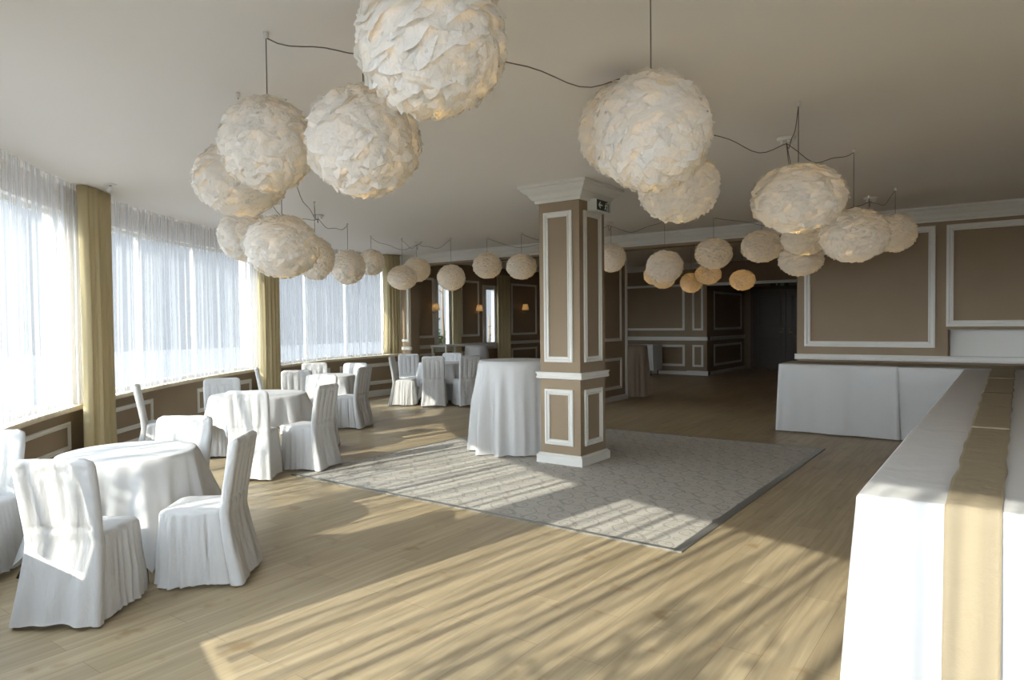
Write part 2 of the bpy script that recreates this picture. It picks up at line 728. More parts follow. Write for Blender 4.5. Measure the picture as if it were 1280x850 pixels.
strip(mb, arcmap, T0, T1, [(0, 0), (0.02, 0), (0.02, 0.12), (0.012, 0.14), (0, 0.14)], seg=110)
struct(mb.build('baseboard_left', M['trim']))
mb = MB()
for a, c in ((-182.5, -173.2), (-171.6, -162.9), (-159.6, -151.85), (-145.8, -138.3), (-135.4, -127.5), (-124.5, -113), (-104.5, -94)):
    a, c = math.radians(a), math.radians(c)
    za = sill_z((a + c) / 2)
    moulding(mb, arcmap, a, c, 0.27, za - 0.175, w=0.0, h=0.0) if False else None

    def fm(u, z, n, a=a, c=c):
        # frame drawn in metres along the arc; its top follows the sill
        ang = a + (u / (CR * (c - a))) * (c - a)
        zz = z + (sill_z(ang) - 0.745) * max(0, (z - 0.27)) / 0.3
        return wallp(ang, n, zz)
    moulding(mb, fm, 0, CR * (c - a), 0.27, 0.57, w=0.05, h=0.02, seg=12)
struct(mb.build('trim_2', M['trim']), 'white panel moulding under the windows')

# ---- windows: a frame with mullions and one pane per light
wn = 0
bays = []
for (c0, h0), (c1, h1) in zip(COLS, COLS[1:]):
    bays.append((c0 + h0, c1 - h1))
for a, c in bays:
    wn += 1
    root = thing('window_%d' % wn, None, None)
    struct(root)
    a, c = math.radians(a), math.radians(c)
    nl = max(2, round((c - a) * CR / 1.25))
    fr, gl = MB(), []
    for k in range(nl + 1):
        t = a + (c - a) * k / nl
        hw = 0.028 / CR
        arcblock(fr, t - hw, t + hw, -0.15, -0.09, lambda t: sill_z(t) - 0.02, lambda t: HEAD, 1)
    arcblock(fr, a, c, -0.15, -0.09, lambda t: sill_z(t) - 0.02, lambda t: sill_z(t) + 0.05, 12)
    arcblock(fr, a, c, -0.15, -0.09, lambda t: HEAD - 0.05, lambda t: HEAD + 0.01, 12)
    fr.build('window_frame', M['frame'], root)
    for k in range(nl):
        g = MB()
        arcblock(g, a + (c - a) * k / nl + 0.002, a + (c - a) * (k + 1) / nl - 0.002, -0.128, -0.122, lambda t: sill_z(t) + 0.03, lambda t: HEAD - 0.03, 2)
        o = g.build('pane', M['glass'], root)

# ---- far wall (runs along X at Y = 11.3)
YW = 11.30
mb = MB()
mb.box(-2.68, -0.68, YW, YW + 0.3, 0, H)
mb.box(-0.68, XR + 0.3, YW - 0.0, YW + 0.3, 1.46, H)
mb.box(-0.68, XR + 0.3, YW, YW + 0.3, 0, 1.075)
mb.box(-0.68, XR + 0.3, YW + 0.22, YW + 0.3, 1.07, 1.47)
struct(mb.build('wall_far', M['wall']))
mb = MB().box(-0.66, XR, YW + 0.19, YW + 0.215, 1.08, 1.455)
struct(mb.build('trim_3', M['trim']), 'white back board of the long recess in the far wall')
mb = MB().box(-11.9, -11.10, YW, YW + 0.28, 0, H)
struct(mb.build('wall_far_stub', M['wall']))
mb = MB().box(-11.1, -2.68, YW, YW + 0.28, 2.93, 3.4)
struct(mb.build('beam', M['wall']))
mb = MB().box(XR, XR + 0.3, 1.0, YW + 0.3, 0, H)
struct(mb.build('wall_right', M['wall']))
fy = planeY(YW)
mb = MB()
strip(mb, fy, -11.6, XR, crown_prof(H, 1.05))
strip(mb, planeX(XR, -1), 1.4, YW, crown_prof(H, 1.05))
struct(mb.build('trim_4', M['trim']), 'white crown moulding')
mb = MB()
moulding(mb, fy, -2.57, -0.83, 1.20, 2.92, w=0.085, h=0.03)
moulding(mb, fy, -0.70, 1.10, 1.50, 2.92, w=0.085, h=0.03)
moulding(mb, fy, 1.30, 3.10, 1.50, 2.92, w=0.085, h=0.03)
moulding(mb, fy, -11.55, -11.16, 1.20, 2.85, w=0.06, h=0.02)
moulding(mb, fy, -11.55, -11.16, 0.22, 0.90, w=0.06, h=0.02)
moulding(mb, fy, -2.57, -0.83, 0.2, 0.93, w=0.085, h=0.03)
struct(mb.build('trim_5', M['trim']), 'white panel mouldings of the far wall')
mb = MB()
strip(mb, fy, -2.71, XR, rail_prof(1.085, 1.1))
strip(mb, fy, -11.6, -11.07, rail_prof(1.085))
struct(mb.build('trim_6', M['trim']), 'white chair rail')
mb = MB()
strip(mb, fy, -2.70, XR, BASE)
strip(mb, fy, -11.6, -11.08, BASE)
struct(mb.build('baseboard_far', M['trim']))

# ---- annex and back hall behind the beam
mb = MB()
NI = [(12.72, 13.17, 0.98, 2.62), (14.66, 15.08, 0.98, 2.55)]
ys = 11.5
for y0, y1, z0, z1 in NI:
    mb.box(-11.68, -11.6, ys, y0, 0, 3.4)
    mb.box(-11.68, -11.6, y0, y1, 0, z0)
    mb.box(-11.68, -11.6, y0, y1, z1, 3.4)
    ys = y1
mb.box(-11.68, -11.6, ys, 17.9, 0, 3.4)
struct(mb.build('wall_annex_left', M['wall']))
mb = MB().box(-11.9, -10.5, 17.6, 17.9, 0, 3.4).box(-10.8, -10.5, 17.9, 19.6, 0, 3.4).box(-10.8, -7.14, 19.6, 19.9, 0, 3.4)
mb.box(-7.44, -7.14, 19.9, 23.0, 0, 3.4)
mb.box(-7.44, -6.80, 23.0, 23.3, 0, 3.4).box(-6.80, -2.4, 23.0, 23.3, 2.60, 3.4).box(-4.75, -2.4, 23.0, 23.3, 0, 2.6)
mb.box(-7.14, -2.7, 19.6, 19.8, 2.64, 3.4)
mb.box(-7.0, -4.5, 23.3, 23.4, 0, 2.8)  # backing added behind the double door to stop light leaking through its gaps
struct(mb.build('wall_back', M['wall']))
mb = MB().box(-7.70, -7.14, 19.52, 19.60, 0, 3.4)
struct(mb.build('pilaster', M['wall']))
mb = MB().box(-2.7, -2.4, 11.6, 23.3, 0, 3.4)
struct(mb.build('wall_hall_right', M['wall']))
mb = MB().box(-6.65, -6.47, 11.34, 12.93, 0, 3.4)
struct(mb.build('partition', M['wall']))
mb = MB()
px = planeX(-6.47, 1)
moulding(mb, px, 11.55, 12.72, 1.22, 2.85, w=0.06)
moulding(mb, px, 11.55, 12.72, 0.24, 0.88, w=0.06)
mb.box(-6.67, -6.44, 12.90, 12.96, 0, 3.3)
struct(mb.build('trim_7', M['trim']), 'pale mouldings and edge trim of the partition')
mb = MB()
strip(mb, px, 11.35, 12.9, BASE)
struct(mb.build('baseboard_partition', M['trim']))
mb = MB()
bw = planeY(19.6)
strip(mb, bw, -10.5, -7.7, crown_prof(3.32, 0.9))
strip(mb, planeY(19.52), -7.72, -7.12, crown_prof(3.32, 0.9))
moulding(mb, bw, -10.4, -7.85, 1.33, 2.72, w=0.07)
moulding(mb, bw, -10.4, -7.85, 0.25, 0.9, w=0.07)
moulding(mb, planeY(19.52), -7.58, -7.25, 1.33, 2.72, w=0.06)
moulding(mb, planeY(19.52), -7.58, -7.25, 0.25, 0.9, w=0.06)
strip(mb, bw, -10.5, -7.7, rail_prof(1.14, 1.5))
strip(mb, planeY(19.52), -7.73, -7.11, rail_prof(1.14, 1.5))
strip(mb, planeY(19.6), -7.14, -2.7, [(0, 2.64), (0.03, 2.64), (0.03, 2.72), (0, 2.72)])
hx = planeX(-7.14, 1)
moulding(mb, hx, 20.1, 22.7, 1.33, 2.5, w=0.07)
moulding(mb, hx, 20.1, 22.7, 0.25, 0.9, w=0.07)
strip(mb, hx, 19.8, 23.0, rail_prof(1.14, 1.5))
lx = planeX(-11.6, 1)
for y0, y1 in ((11.88, 12.62), (13.66, 14.42), (15.9, 17.2)):
    moulding(mb, lx, y0, y1, 1.26, 2.75, w=0.06)
    moulding(mb, lx, y0, y1, 0.25, 0.88, w=0.06)
strip(mb, lx, 11.6, 17.6, rail_prof(1.09, 1.2))
strip(mb, lx, 11.6, 17.6, crown_prof(3.32, 0.9))
strip(mb, planeY(17.6), -11.6, -10.5, crown_prof(3.32, 0.9))
struct(mb.build('trim_8', M['trim']), 'panel mouldings of the annex and back hall')
mb = MB()
strip(mb, bw, -10.5, -7.7, BASE)
strip(mb, planeY(19.52), -7.74, -7.10, [(0, 0), (0.03, 0), (0.03, 0.12), (0, 0.13)])
strip(mb, hx, 19.8, 23.0, BASE)
strip(mb, lx, 11.6, 17.6, BASE)
struct(mb.build('baseboard_back', M['trim']))
for k, (y0, y1, z0, z1) in enumerate(NI):
    wn += 1
    root = struct(thing('window_%d' % wn, None, None))
    mb = MB()
    fm = planeX(-11.6, 1)
    mb.box(-11.66, -11.56, y0 - 0.09, y0 + 0.03, z0 - 0.08, z1 + 0.1).box(-11.66, -11.56, y1 - 0.03, y1 + 0.09, z0 - 0.08, z1 + 0.1)
    mb.box(-11.66, -11.57, y0 + .03, y1 - .03, z1 - 0.02, z1 + 0.1).box(-11.66, -11.54, y0 + .03, y1 - .03, z0 - 0.08, z0 + 0.02)
    mb.build('window_frame', M['frame'], root)
    MB().box(-11.63, -11.625, y0 + .03, y1 - .03, z0 + 0.02, z1 - 0.02).build('pane', M['glass'], root)
# double door at the end of the hall
for k, (x0, x1) in enumerate(((-6.80, -5.80), (-5.78, -4.78))):
    d = struct(thing('door_%d' % (k + 1), None, None))
    MB().box(x0, x1, 23.02, 23.07, 0.01, 2.58).build('door_leaf', M['doorm'], d)
    mb = MB()
    moulding(mb, planeY(23.02), x0 + 0.14, x1 - 0.14, 1.40, 2.42, w=0.06, h=0.02)
    moulding(mb, planeY(23.02), x0 + 0.14, x1 - 0.14, 0.2, 1.12, w=0.06, h=0.02)
    mb.build('panel_moulding', M['dark'], d)
    hx0 = x1 - 0.09 if k == 0 else x0 + 0.09
    mb = MB().lathe([(0.03, 0), (0.03, 0.012)], (hx0, 23.0, 1.25), 12)
    mb.tube([(hx0, 23.0, 1.22), (hx0, 22.95, 1.22), (hx0 + (-0.11 if k == 0 else 0.11), 22.95, 1.22)], 0.011)
    mb.tube([(hx0, 23.02, 1.33), (hx0, 22.99, 1.33)], 0.022, 10)
    mb.build('door_handle', M['brass'], d)
mb = MB().box(-6.92, -6.80, 22.97, 23.0, 0, 2.72).box(-4.78, -4.66, 22.97, 23.0, 0, 2.72).box(-6.80, -4.78, 22.97, 23.0, 2.59, 2.72)
struct(mb.build('trim_9', M['dark']), 'dark architrave round the double door')

# ---- free-standing pillar
P = struct(thing('pillar', 'taupe square pillar with white panel mouldings beside the tall table', None, (0, 0, 0)))
PX0, PX1, PY0, PY1 = -4.372, -3.840, 6.555, 7.13
MB().box(PX0, PX1, PY0, PY1, 0, H).build('shaft', M['wall'], P)


def ringprof(mb, prof, x0=PX0, x1=PX1, y0=PY0, y1=PY1):
    R = [[(x0 - n, y0 - n, z), (x1 + n, y0 - n, z), (x1 + n, y1 + n, z), (x0 - n, y1 + n, z)] for n, z in prof]
    mb.rings(R, False, False, False)


mb = MB()
ringprof(mb, crown_prof(H + 0.0, 1.02)[:-1])
mb.build('cornice', M['trim'], P)
mb = MB()
ringprof(mb, rail_prof(1.050, 1.0))
mb.build('chair_rail', M['trim'], P)
mb = MB()
ringprof(mb, [(0, 0.0), (0.04, 0.0), (0.04, 0.095), (0.025, 0.105), (0.02, 0.118), (0, 0.12)])
mb.build('plinth', M['trim'], P)
for nm, fm, u0, u1 in (('front', planeY(PY0, -1), PX0 + 0.065, PX1 - 0.10 + 0.01), ('right', planeX(PX1, 1), PY0 + 0.085, PY1 - 0.085),
                       ('left', planeX(PX0, -1), PY0 + 0.085, PY1 - 0.085), ('back', planeY(PY1, 1), PX0 + 0.08, PX1 - 0.08)):
    for z0, z1 in ((1.165, 2.865), (0.22, 0.855)):
        mb = MB()
        moulding(mb, fm, u0, u1, z0, z1, w=0.062, h=0.022)
        mb.build('panel_moulding', M['trim'], P)

# ---- carpet field set into the planks, with its metal strip
cp = thing('carpet', 'pale patterned carpet field set into the plank floor round the pillar', 'carpet')
MB().box(-6.22, PX0 - 0.04, 4.54, 9.10, -0.004, 0.006).box(PX1 + 0.04, -1.90, 4.54, 9.10, -0.004, 0.006).box(PX0 - 0.04, PX1 + 0.04, 4.54, PY0 - 0.04, -0.004, 0.006).box(PX0 - 0.04, PX1 + 0.04, PY1 + 0.04, 9.10, -0.004, 0.006).build('field', M['carpet'], cp)
mb = MB().box(-6.24, -1.83, 4.50, 4.54, -0.004, 0.009).box(-6.25, -6.22, 4.50, 9.13, -0.004, 0.009).box(-1.90, -1.83, 4.54, 9.13, -0.004, 0.009).box(-6.22, -1.90, 9.10, 9.13, -0.004, 0.009)
mb.build('edge_strip', M['metal'], cp)


# ------------------------------------------------------------------ curtains
def pleat(s, seed, f):
    return mn.noise(Vector((s * f, seed, 0.3))) * 1.0 + 0.55 * mn.noise(Vector((s * f * 2.3, seed + 5, 1.3)))


def curtain(name, a, c, r, amp, f, m, z0f, z1, seed, step, rows=9, gather=0.0, closed=False):
    a, c = math.radians(a), math.radians(c)
    nu = max(8, int((c - a) * CR / step))
    mb = MB()
    uvs = []
    vs = []
    for j in range(rows):
        v = j / (rows - 1)
        for i in range(nu + 1):
            u = i / nu
            t = a + (c - a) * u
            s = t * CR
            d = pleat(s, seed, f) * amp * (0.75 + 0.35 * (1 - v))
            sway = 0.012 * mn.noise(Vector((s * 3, v * 2.0, seed))) / CR
            p = wallp(t + sway * 2, r + d)
            zb = z0f(t)
            vs.append((p[0], p[1], zb + (z1 - zb) * v))
            uvs.append((s, v))
    fs = []
    for j in range(rows - 1):
        for i in range(nu):
            q = j * (nu + 1) + i
            fs.append((q, q + 1, q + nu + 2, q + nu + 1))
    mb.add(vs, fs, True)
    return mb.build(name, m, None, uv=lambda k: uvs[k])


shl = ['leftmost white sheer curtain, cut by the left edge of the photo',
       'wide white sheer curtain between the two cream drapes',
       'white sheer curtain of the farthest window']
for k, ((a, c), lab) in enumerate(zip([bays[2], bays[1], bays[0]], [shl[0], shl[1], shl[2]])):
    o = curtain('sheer_curtain', a - 0.9, c + 0.9, 0.13, 0.035, 7.5, M['sheer'], lambda t: sill_z(t) + 0.012, H - 0.005, 3.1 + k * 7, 0.011)
    tag(o, lab, 'curtain', 'sheer curtains along the curved windows')
for k, (a, c) in enumerate(bays[3:]):
    o = curtain('sheer_curtain', a - 0.9, c + 0.9, 0.13, 0.035, 7.5, M['sheer'], lambda t: sill_z(t) + 0.012, H - 0.005, 31.1 + k * 7, 0.014)
    tag(o, 'white sheer curtain behind the camera, %s' % ('nearer the left' if k == 0 else 'on the right'), 'curtain', 'sheer curtains along the curved windows')


def drape(a, c, r, z0, z1, seed, label, group='cream drapes between the windows', flare=0.0):
    """a full-height drape: closed pleated tube, thick in plan"""
    a, c = math.radians(a), math.radians(c)
    n = 90
    R = []
    for j in range(14):
        v = j / 13
        ring = []
        for side in (0, 1):
            for i in range(n + 1):
                u = i / n if side == 0 else 1 - i / n
                pin = 1 - 0.10 * math.sin(math.pi * v) + flare * (1 - v)
                t = (a + c) / 2 + (c - a) * (u - 0.5) * pin
                w_ = 2 * u - 1
                dep = 0.11 * math.sqrt(max(0, 1 - w_ ** 4))
                d = 0.022 * math.sin(u * 26 + seed + 0.6 * math.sin(v * 2)) + 0.010 * math.sin(u * 61 + seed * 2)
                off = r + (dep + d * (0.5 + 0.5 * (1 - v))) * (1 if side == 0 else 0.05)
                p = wallp(t, off, z0 + (z1 - z0) * v)
                ring.append(p)
        R.append(ring)
    mb = MB().rings(R, True, True)
    o = mb.build('cream_drape', M['drape'])
    return tag(o, label, 'curtain', group)


drape(-138.75, -134.95, 0.17, 0.01, H - 0.012, 1.0, 'cream full-length drape nearest the camera, left of the wide sheer')
drape(-162.75, -159.55, 0.17, 0.01, H - 0.012, 2.0, 'cream full-length drape between the wide and the farthest sheer')
drape(-182.0, -179.3, 0.19, 0.95, H - 0.012, 4.0, 'short pale cream drape at the far corner of the windows')
drape(-108.7, -105.3, 0.17, 0.01, H - 0.012, 3.0, 'cream drape outside the frame, left behind the camera')
drape(-80.0, -77.0, 0.17, 0.01, H - 0.012, 5.0, 'cream drape outside the frame, right behind the camera')


# ------------------------------------------------------------------ outside
mb = MB().box(-60, 40, -60, 60, -0.6, -0.5)
struct(mb.build('ground_outside', M['ground']))


def tree(x, y, h, rad, seed, label, dense=900, name='tree', base=-0.5, lo=0.35):
    rr = random.Random(seed)
    root = thing(name, label, 'tree', (x, y, base))
    mb = MB()
    mb.tube([(0, 0, 0), (0.05, 0.03, h * 0.3), (-0.03, 0.05, h * 0.6), (0.02, 0, h * 0.95)], 0.07, 8, 0.02)
    tips = []
    for k in range(9):
        a = rr.uniform(0, 6.28)
        z = h * rr.uniform(lo, 0.85)
        l = rad * rr.uniform(0.5, 1)
        e = (l * math.cos(a), l * math.sin(a), z + l * 0.35)
        mb.tube([(0, 0, z - 0.1), (e[0] * 0.5, e[1] * 0.5, z + 0.1), e], 0.025, 5, 0.006)
        tips.append(e)
    mb.build('trunk', M['bark'], root)
    lf = MB()
    for k in range(dense):
        e = rr.choice(tips)
        s = rr.random() ** 0.5
        p = Vector(e) * (0.45 + 0.55 * s)
        p.z = h * lo + (e[2] - h * lo) * (0.3 + 0.7 * s)
        p += Vector((rr.gauss(0, rad * .16), rr.gauss(0, rad * .16), rr.gauss(0, rad * .14)))
        u = Vector((rr.gauss(0, 1), rr.gauss(0, 1), rr.gauss(0, .6))).normalized()
        v = u.cross(Vector((rr.gauss(0, 1), rr.gauss(0, 1), rr.gauss(0, 1)))).normalized()
        L_, W = rr.uniform(.06, .11), rr.uniform(.025, .045)
        nrm = u.cross(v) * 0.012
        lf.add([p - u * L_, p + v * W + nrm, p + u * L_, p - v * W + nrm], [(0, 1, 2, 3)])
    lf.build('foliage', M['leaf'], root)
    return root


tree(-2.35, -2.9, 4.1, 0.75, 3, 'small slender tree on the terrace behind the camera', 260, lo=0.62)
tree(-6.6, -3.2, 5.0, 1.3, 5, 'leafy tree on the terrace beyond the left window', 380, lo=0.5)
tree(-13.1, 14.6, 3.9, 0.9, 9, 'dark shrub seen through the narrow dark annex window', 2600, name='shrub', lo=0.15)
tree(-15.0, 19.2, 2.5, 0.8, 11, 'low dark shrub seen through the brighter annex window', 1800, name='shrub', lo=0.15)


# ------------------------------------------------------------------ round tables
def round_table(label, cx, cy, r, z, rot, seed):
    t = thing('round_table', label, 'table', (cx, cy, 0), rot, 'round dining tables')
    MB().lathe([(r - .01, z - .03), (r, z - .026), (r, z - .006), (r - .008, z - .002)], n=48).build('tabletop', M['sill'], t)
    for k in range(4):
        a = math.radians(45 + 90 * k)
        c, s = math.cos(a), math.sin(a)
        MB().tube([(r * .62 * c, r * .62 * s, z - .03), (r * 1.5 * c, r * 1.5 * s, 0.0)], 0.013, 8).build('leg', M['black'], t)
    return t


def square_cloth(cx, cy, r, z, side, rot, seed, hemgap=0.05, nf=9):
    n, rings = 160, []
    zt = z + 0.001
    rr = random.Random(seed)
    ph = [rr.uniform(0, 6.28) for _ in range(5)]

    def hang(th):
        a = (th + math.pi / 4) % (math.pi / 2) - math.pi / 4
        d = side / 2 / math.cos(a)
        return max(0.12, d - r)
    for q in (0.02, 0.3, 0.6, 0.85, 0.97):
        rings.append([(r * q * math.cos(2 * math.pi * i / n), r * q * math.sin(2 * math.pi * i / n), zt + 0.001) for i in range(n)])
    rings.append([((r + 0.006) * math.cos(2 * math.pi * i / n), (r + 0.006) * math.sin(2 * math.pi * i / n), zt - 0.004) for i in range(n)])
    K = 16
    for k in range(1, K + 1):
        ring = []
        for i in range(n):
            th = 2 * math.pi * i / n
            h = hang(th)
            s = k / K
            drop = h * s
            fold = math.sin(nf * th + ph[0] + 0.8 * math.sin(2 * th + ph[1])) + 0.45 * math.sin(2.2 * nf * th + ph[2])
            cornerness = max(0, (h - (side / 2 - r)) / 0.3)
            amp = (0.006 + 0.075 * drop) * (1 + 0.3 * cornerness)
            rad = r + 0.012 + 0.10 * drop + amp * fold * (1 - 0.5 * cornerness) + 0.16 * cornerness ** 2 * s
            # cloth hangs in toward the axis at corners
            tt = th + 0.05 * s * math.sin(nf * th + ph[3])
            zz = zt - 0.006 - drop
            zz = max(hemgap * 0.5 + 0.004 * math.sin(9 * th), zz)
            ring.append((rad * math.cos(tt), rad * math.sin(tt), zz))
        rings.append(ring)
    mb = MB().rings(rings, True, False)
    mb.f = [q for q in mb.f]
    o = mb.build('tablecloth', M['white'])
    o.location = (cx, cy, 0)
    o.rotation_euler = (0, 0, rot)
    return o


TABS = [
    ('round table nearest the camera, under a white cloth', 'white square cloth draped over the round table nearest the camera', -4.974, 2.253, 0.43, 0.748, math.radians(28), 1, 1.55),
    ('second round table from the camera, under a white cloth', 'white square cloth on the second round table from the camera', -7.445, 4.924, 0.55, 0.775, math.radians(-2), 2, 1.74),
    ('third round table from the camera, by the far window', 'white square cloth on the third round table, by the far window', -9.15, 7.30, 0.46, 0.778, math.radians(40), 3, 1.7),
    ('farthest round dining table, near the corner of the room', 'white square cloth on the farthest round dining table', -9.52, 10.62, 0.50, 0.808, math.radians(45), 4, 1.78)]
for l1, l2, x, y, r, z, rot, sd, side in TABS:
    round_table(l1, x, y, r, z, rot, sd)
    tag(square_cloth(x, y, r, z, side, rot, sd), l2, 'tablecloth', 'white cloths on the round dining tables')


def cocktail(cx, cy, r, z, rb, seed, m, l1, l2, nf=11, amp=0.085):
    t = thing('cocktail_table', l1, 'table', (cx, cy, 0), 0, 'tall cocktail tables')
    MB().lathe([(r - .01, z - .03), (r, z - .025), (r, z - .004)], n=40).build('tabletop', M['sill'], t)
    MB().lathe([(0.03, 0.03), (0.03, z - .03)], n=12).build('pole', M['metal'], t)
    MB().lathe([(0.25, 0.0), (0.25, 0.015), (0.04, 0.035)], n=32).build('base', M['metal'], t)
    rr = random.Random(seed)
    ph = [rr.uniform(0, 6.28) for _ in range(4)]
    n, R = 200, []
    for q in (0.02, 0.5, 0.9, 1.0):
        R.append([(r * q * math.cos(2 * math.pi * i / n), r * q * math.sin(2 * math.pi * i / n), z + (0.002 if q < 1 else 0)) for i in range(n)])
    K = 26
    for k in range(1, K + 1):
        s = k / K
        ring = []
        for i in range(n):
            th = 2 * math.pi * i / n
            fo = math.sin(nf * th + ph[0] + 1.1 * math.sin(3 * th + ph[1]))
            fo = math.copysign(abs(fo) ** 0.7, fo) + 0.35 * math.sin(2.0 * nf * th + ph[2])
            a_ = amp * min(1, s * 2.2) * (0.45 + 0.55 * s)
            rad = r + 0.008 + (rb - r) * s + a_ * fo * (0.7 + 0.5 * math.sin(2 * th + ph[3]))
            zz = z - 0.004 - (z - 0.02) * s
            if k == K:
                zz = 0.012 + 0.008 * (1 + math.sin(5 * th))
            ring.append((rad * math.cos(th), rad * math.sin(th), zz))
        R.append(ring)
    o = MB().rings(R, True, False).build('tablecloth', m)
    o.location = (cx, cy, 0)
    tag(o, l2, 'tablecloth')


cocktail(-5.03, 6.97, 0.455, 1.148, 0.485, 5, M['white'], 'tall cocktail table left of the pillar, under a floor-length cloth',
         'floor-length white cloth in deep folds on the tall table left of the pillar')
cocktail(-6.55, 13.45, 0.29, 1.10, 0.33, 6, M['champagne'], 'tall cocktail table in the dark hall by the partition edge',
         'floor-length taupe cloth on the tall table in the dark hall', nf=9, amp=0.03)
cocktail(-10.55, 13.0, 0.27, 1.07, 0.36, 8, M['white'], 'tall cocktail table in the annex behind the farthest dining table',
         'white cloth on the tall table in the annex behind the farthest dining table', nf=9, amp=0.03)


# ------------------------------------------------------------------ covered chairs
def rrect(hw, y0, y1, rad, n=24):
    """rounded rectangle outline with evenly spaced points (counter-clockwise), as (x, y, side) """
    pts = []
    rad = min(rad, hw * 0.98, (y1 - y0) * 0.49)
    seg = [((-hw + rad, y0), (hw - rad, y0)), ((hw, y0 + rad), (hw, y1 - rad)), ((hw - rad, y1), (-hw + rad, y1)), ((-hw, y1 - rad), (-hw, y0 + rad))]
    cen = [(hw - rad, y0 + rad, -90), (hw - rad, y1 - rad, 0), (-hw + rad, y1 - rad, 90), (-hw + rad, y0 + rad, 180)]
    for (a, b_), (cx_, cy_, a0) in zip(seg, cen):
        for k in range(n):
            u = k / n
            pts.append((a[0] + (b_[0] - a[0]) * u, a[1] + (b_[1] - a[1]) * u))
        for k in range(6):
            t = math.radians(a0 + 90 * k / 6)
            pts.append((cx_ + rad * math.cos(t), cy_ + rad * math.sin(t)))
    return pts


def make_chair(variant):
    root = thing('chair', 'chair', 'chair', (0, 0, 0), 0, 'covered dining chairs')
    sd = 10.0 * variant
    R = []
    K = 18
    for k in range(K + 1):
        s = 1 - k / K                      # 1 at the floor
        z = 0.022 + (0.445 - 0.022) * k / K
        ring = []
        base = rrect(0.208 + 0.035 * s, -0.20 - 0.06 * s, 0.195 + 0.022 * s, 0.05 + 0.02 * s)
        for i, (x, y) in enumerate(base):
            u = i / len(base)
            side = y > -0.12
            amp = (0.008 + 0.020 * s) if side else 0.006 * s
            wv = mn.noise(Vector((math.cos(6.283 * u) * 9, math.sin(6.283 * u) * 9, sd + z * 0.6))) * 1.4
            wv += 0.7 * mn.noise(Vector((math.cos(6.283 * u) * 19, math.sin(6.283 * u) * 19, sd + 3 + z * 0.4)))
            # soft diagonal drag folds running from the seat back to the front hem
            dg = math.sin((y * 9 + (z - 0.2) * 11) * 1.7 + sd) * 0.005 * s * side
            d = Vector((x, y - 0.02)).normalized()
            m_ = amp * wv + dg
            zz = z
            if k == 0:
                zz = 0.016 + 0.014 * (0.5 + 0.5 * math.sin(6.283 * u * 4 + sd))
            ring.append((x + d.x * m_, y + d.y * m_, zz))
        R.append(ring)
    for q, dz in ((0.985, 0.014), (0.95, 0.026), (0.82, 0.035), (0.5, 0.040), (0.1, 0.042)):
        base = rrect(0.208, -0.20, 0.195, 0.05)
        R.append([(x * q, 0.018 + (y - 0.018) * q, 0.445 + dz) for x, y in base])
    MB().rings(R, False, True).build('seat_cover', M['chair'], root)
    # back: slab cover from floor to top rail
    R = []
    lean = 0.080
    K = 44
    TOP = 0.915

    def yc(z):
        return -0.205 - (lean * ((z - 0.44) / 0.48) ** 1.15 if z > 0.44 else 0.085 * (1 - z / 0.44) ** 1.2)
    for k in range(K + 1):
        z = 0.018 + (TOP - 0.018) * k / K
        s = max(0, 1 - z / 0.44)
        hw = 0.212 + 0.034 * s ** 1.2 + (0.010 * math.sin(math.pi * max(0, z - 0.5) / 0.55))
        th = 0.030 + (0.012 * s) - 0.006 * max(0, (z - 0.5))
        top = max(0, (z - (TOP - 0.045)) / 0.045)
        hw -= 0.045 * (1 - math.sqrt(max(0, 1 - top ** 2)))
        th *= (0.25 + 0.75 * math.sqrt(max(0, 1 - top ** 2.4)))
        ring = []
        y = yc(z)
        base = rrect(hw, y - th, y + th, min(0.028, th * 0.95), n=30)
        for i, (px_, py_) in enumerate(base):
            back = -1 if py_ < y else 1
            g = 0
            if 0.50 < z < 0.86:
                env = math.sin(math.pi * (z - 0.50) / 0.36) ** 0.6
                for gx in (-0.135, -0.045, 0.045, 0.135):
                    g -= 0.013 * math.exp(-((px_ - gx) / 0.013) ** 2) * env
            g -= 0.010 * math.exp(-((z - 0.525) / 0.010) ** 2) * (abs(px_) < hw * 0.97)
            g -= 0.004 * math.exp(-((z - 0.855) / 0.012) ** 2)
            if z > 0.74:   # swagged creases across the top rail
                zc = z + 0.35 * px_ * px_ / 0.2
                g += 0.0055 * math.sin(zc * 110 + 3 * mn.noise(Vector((px_ * 7, z * 5, sd)))) * (z - 0.74) / 0.17
            g += 0.007 * mn.noise(Vector((px_ * 16, z * 3.0, sd + back)))
            g += 0.03 * s * mn.noise(Vector((px_ * 11, z * 1.5, sd + 9)))
            if abs(px_) > hw - 0.03:
                g *= 0.3
            zz = z
            if k == 0:
                zz = 0.014 + 0.020 * (1 - (px_ / hw) ** 2)
            ring.append((px_, py_ + back * g, zz))
        R.append(ring)
    MB().rings(R, False, True).build('back_cover', M['chair'], root)
    for sx_ in (-1, 1):
        MB().tube([(sx_ * 0.185, 0.165, 0.43), (sx_ * 0.20, 0.185, 0.0)], 0.013, 8, 0.010).build('leg', M['brass'], root)
        MB().tube([(sx_ * 0.190, -0.205, 0.43), (sx_ * 0.228, -0.285, 0.0)], 0.013, 8, 0.010).build('leg', M['brass'], root)
    return root


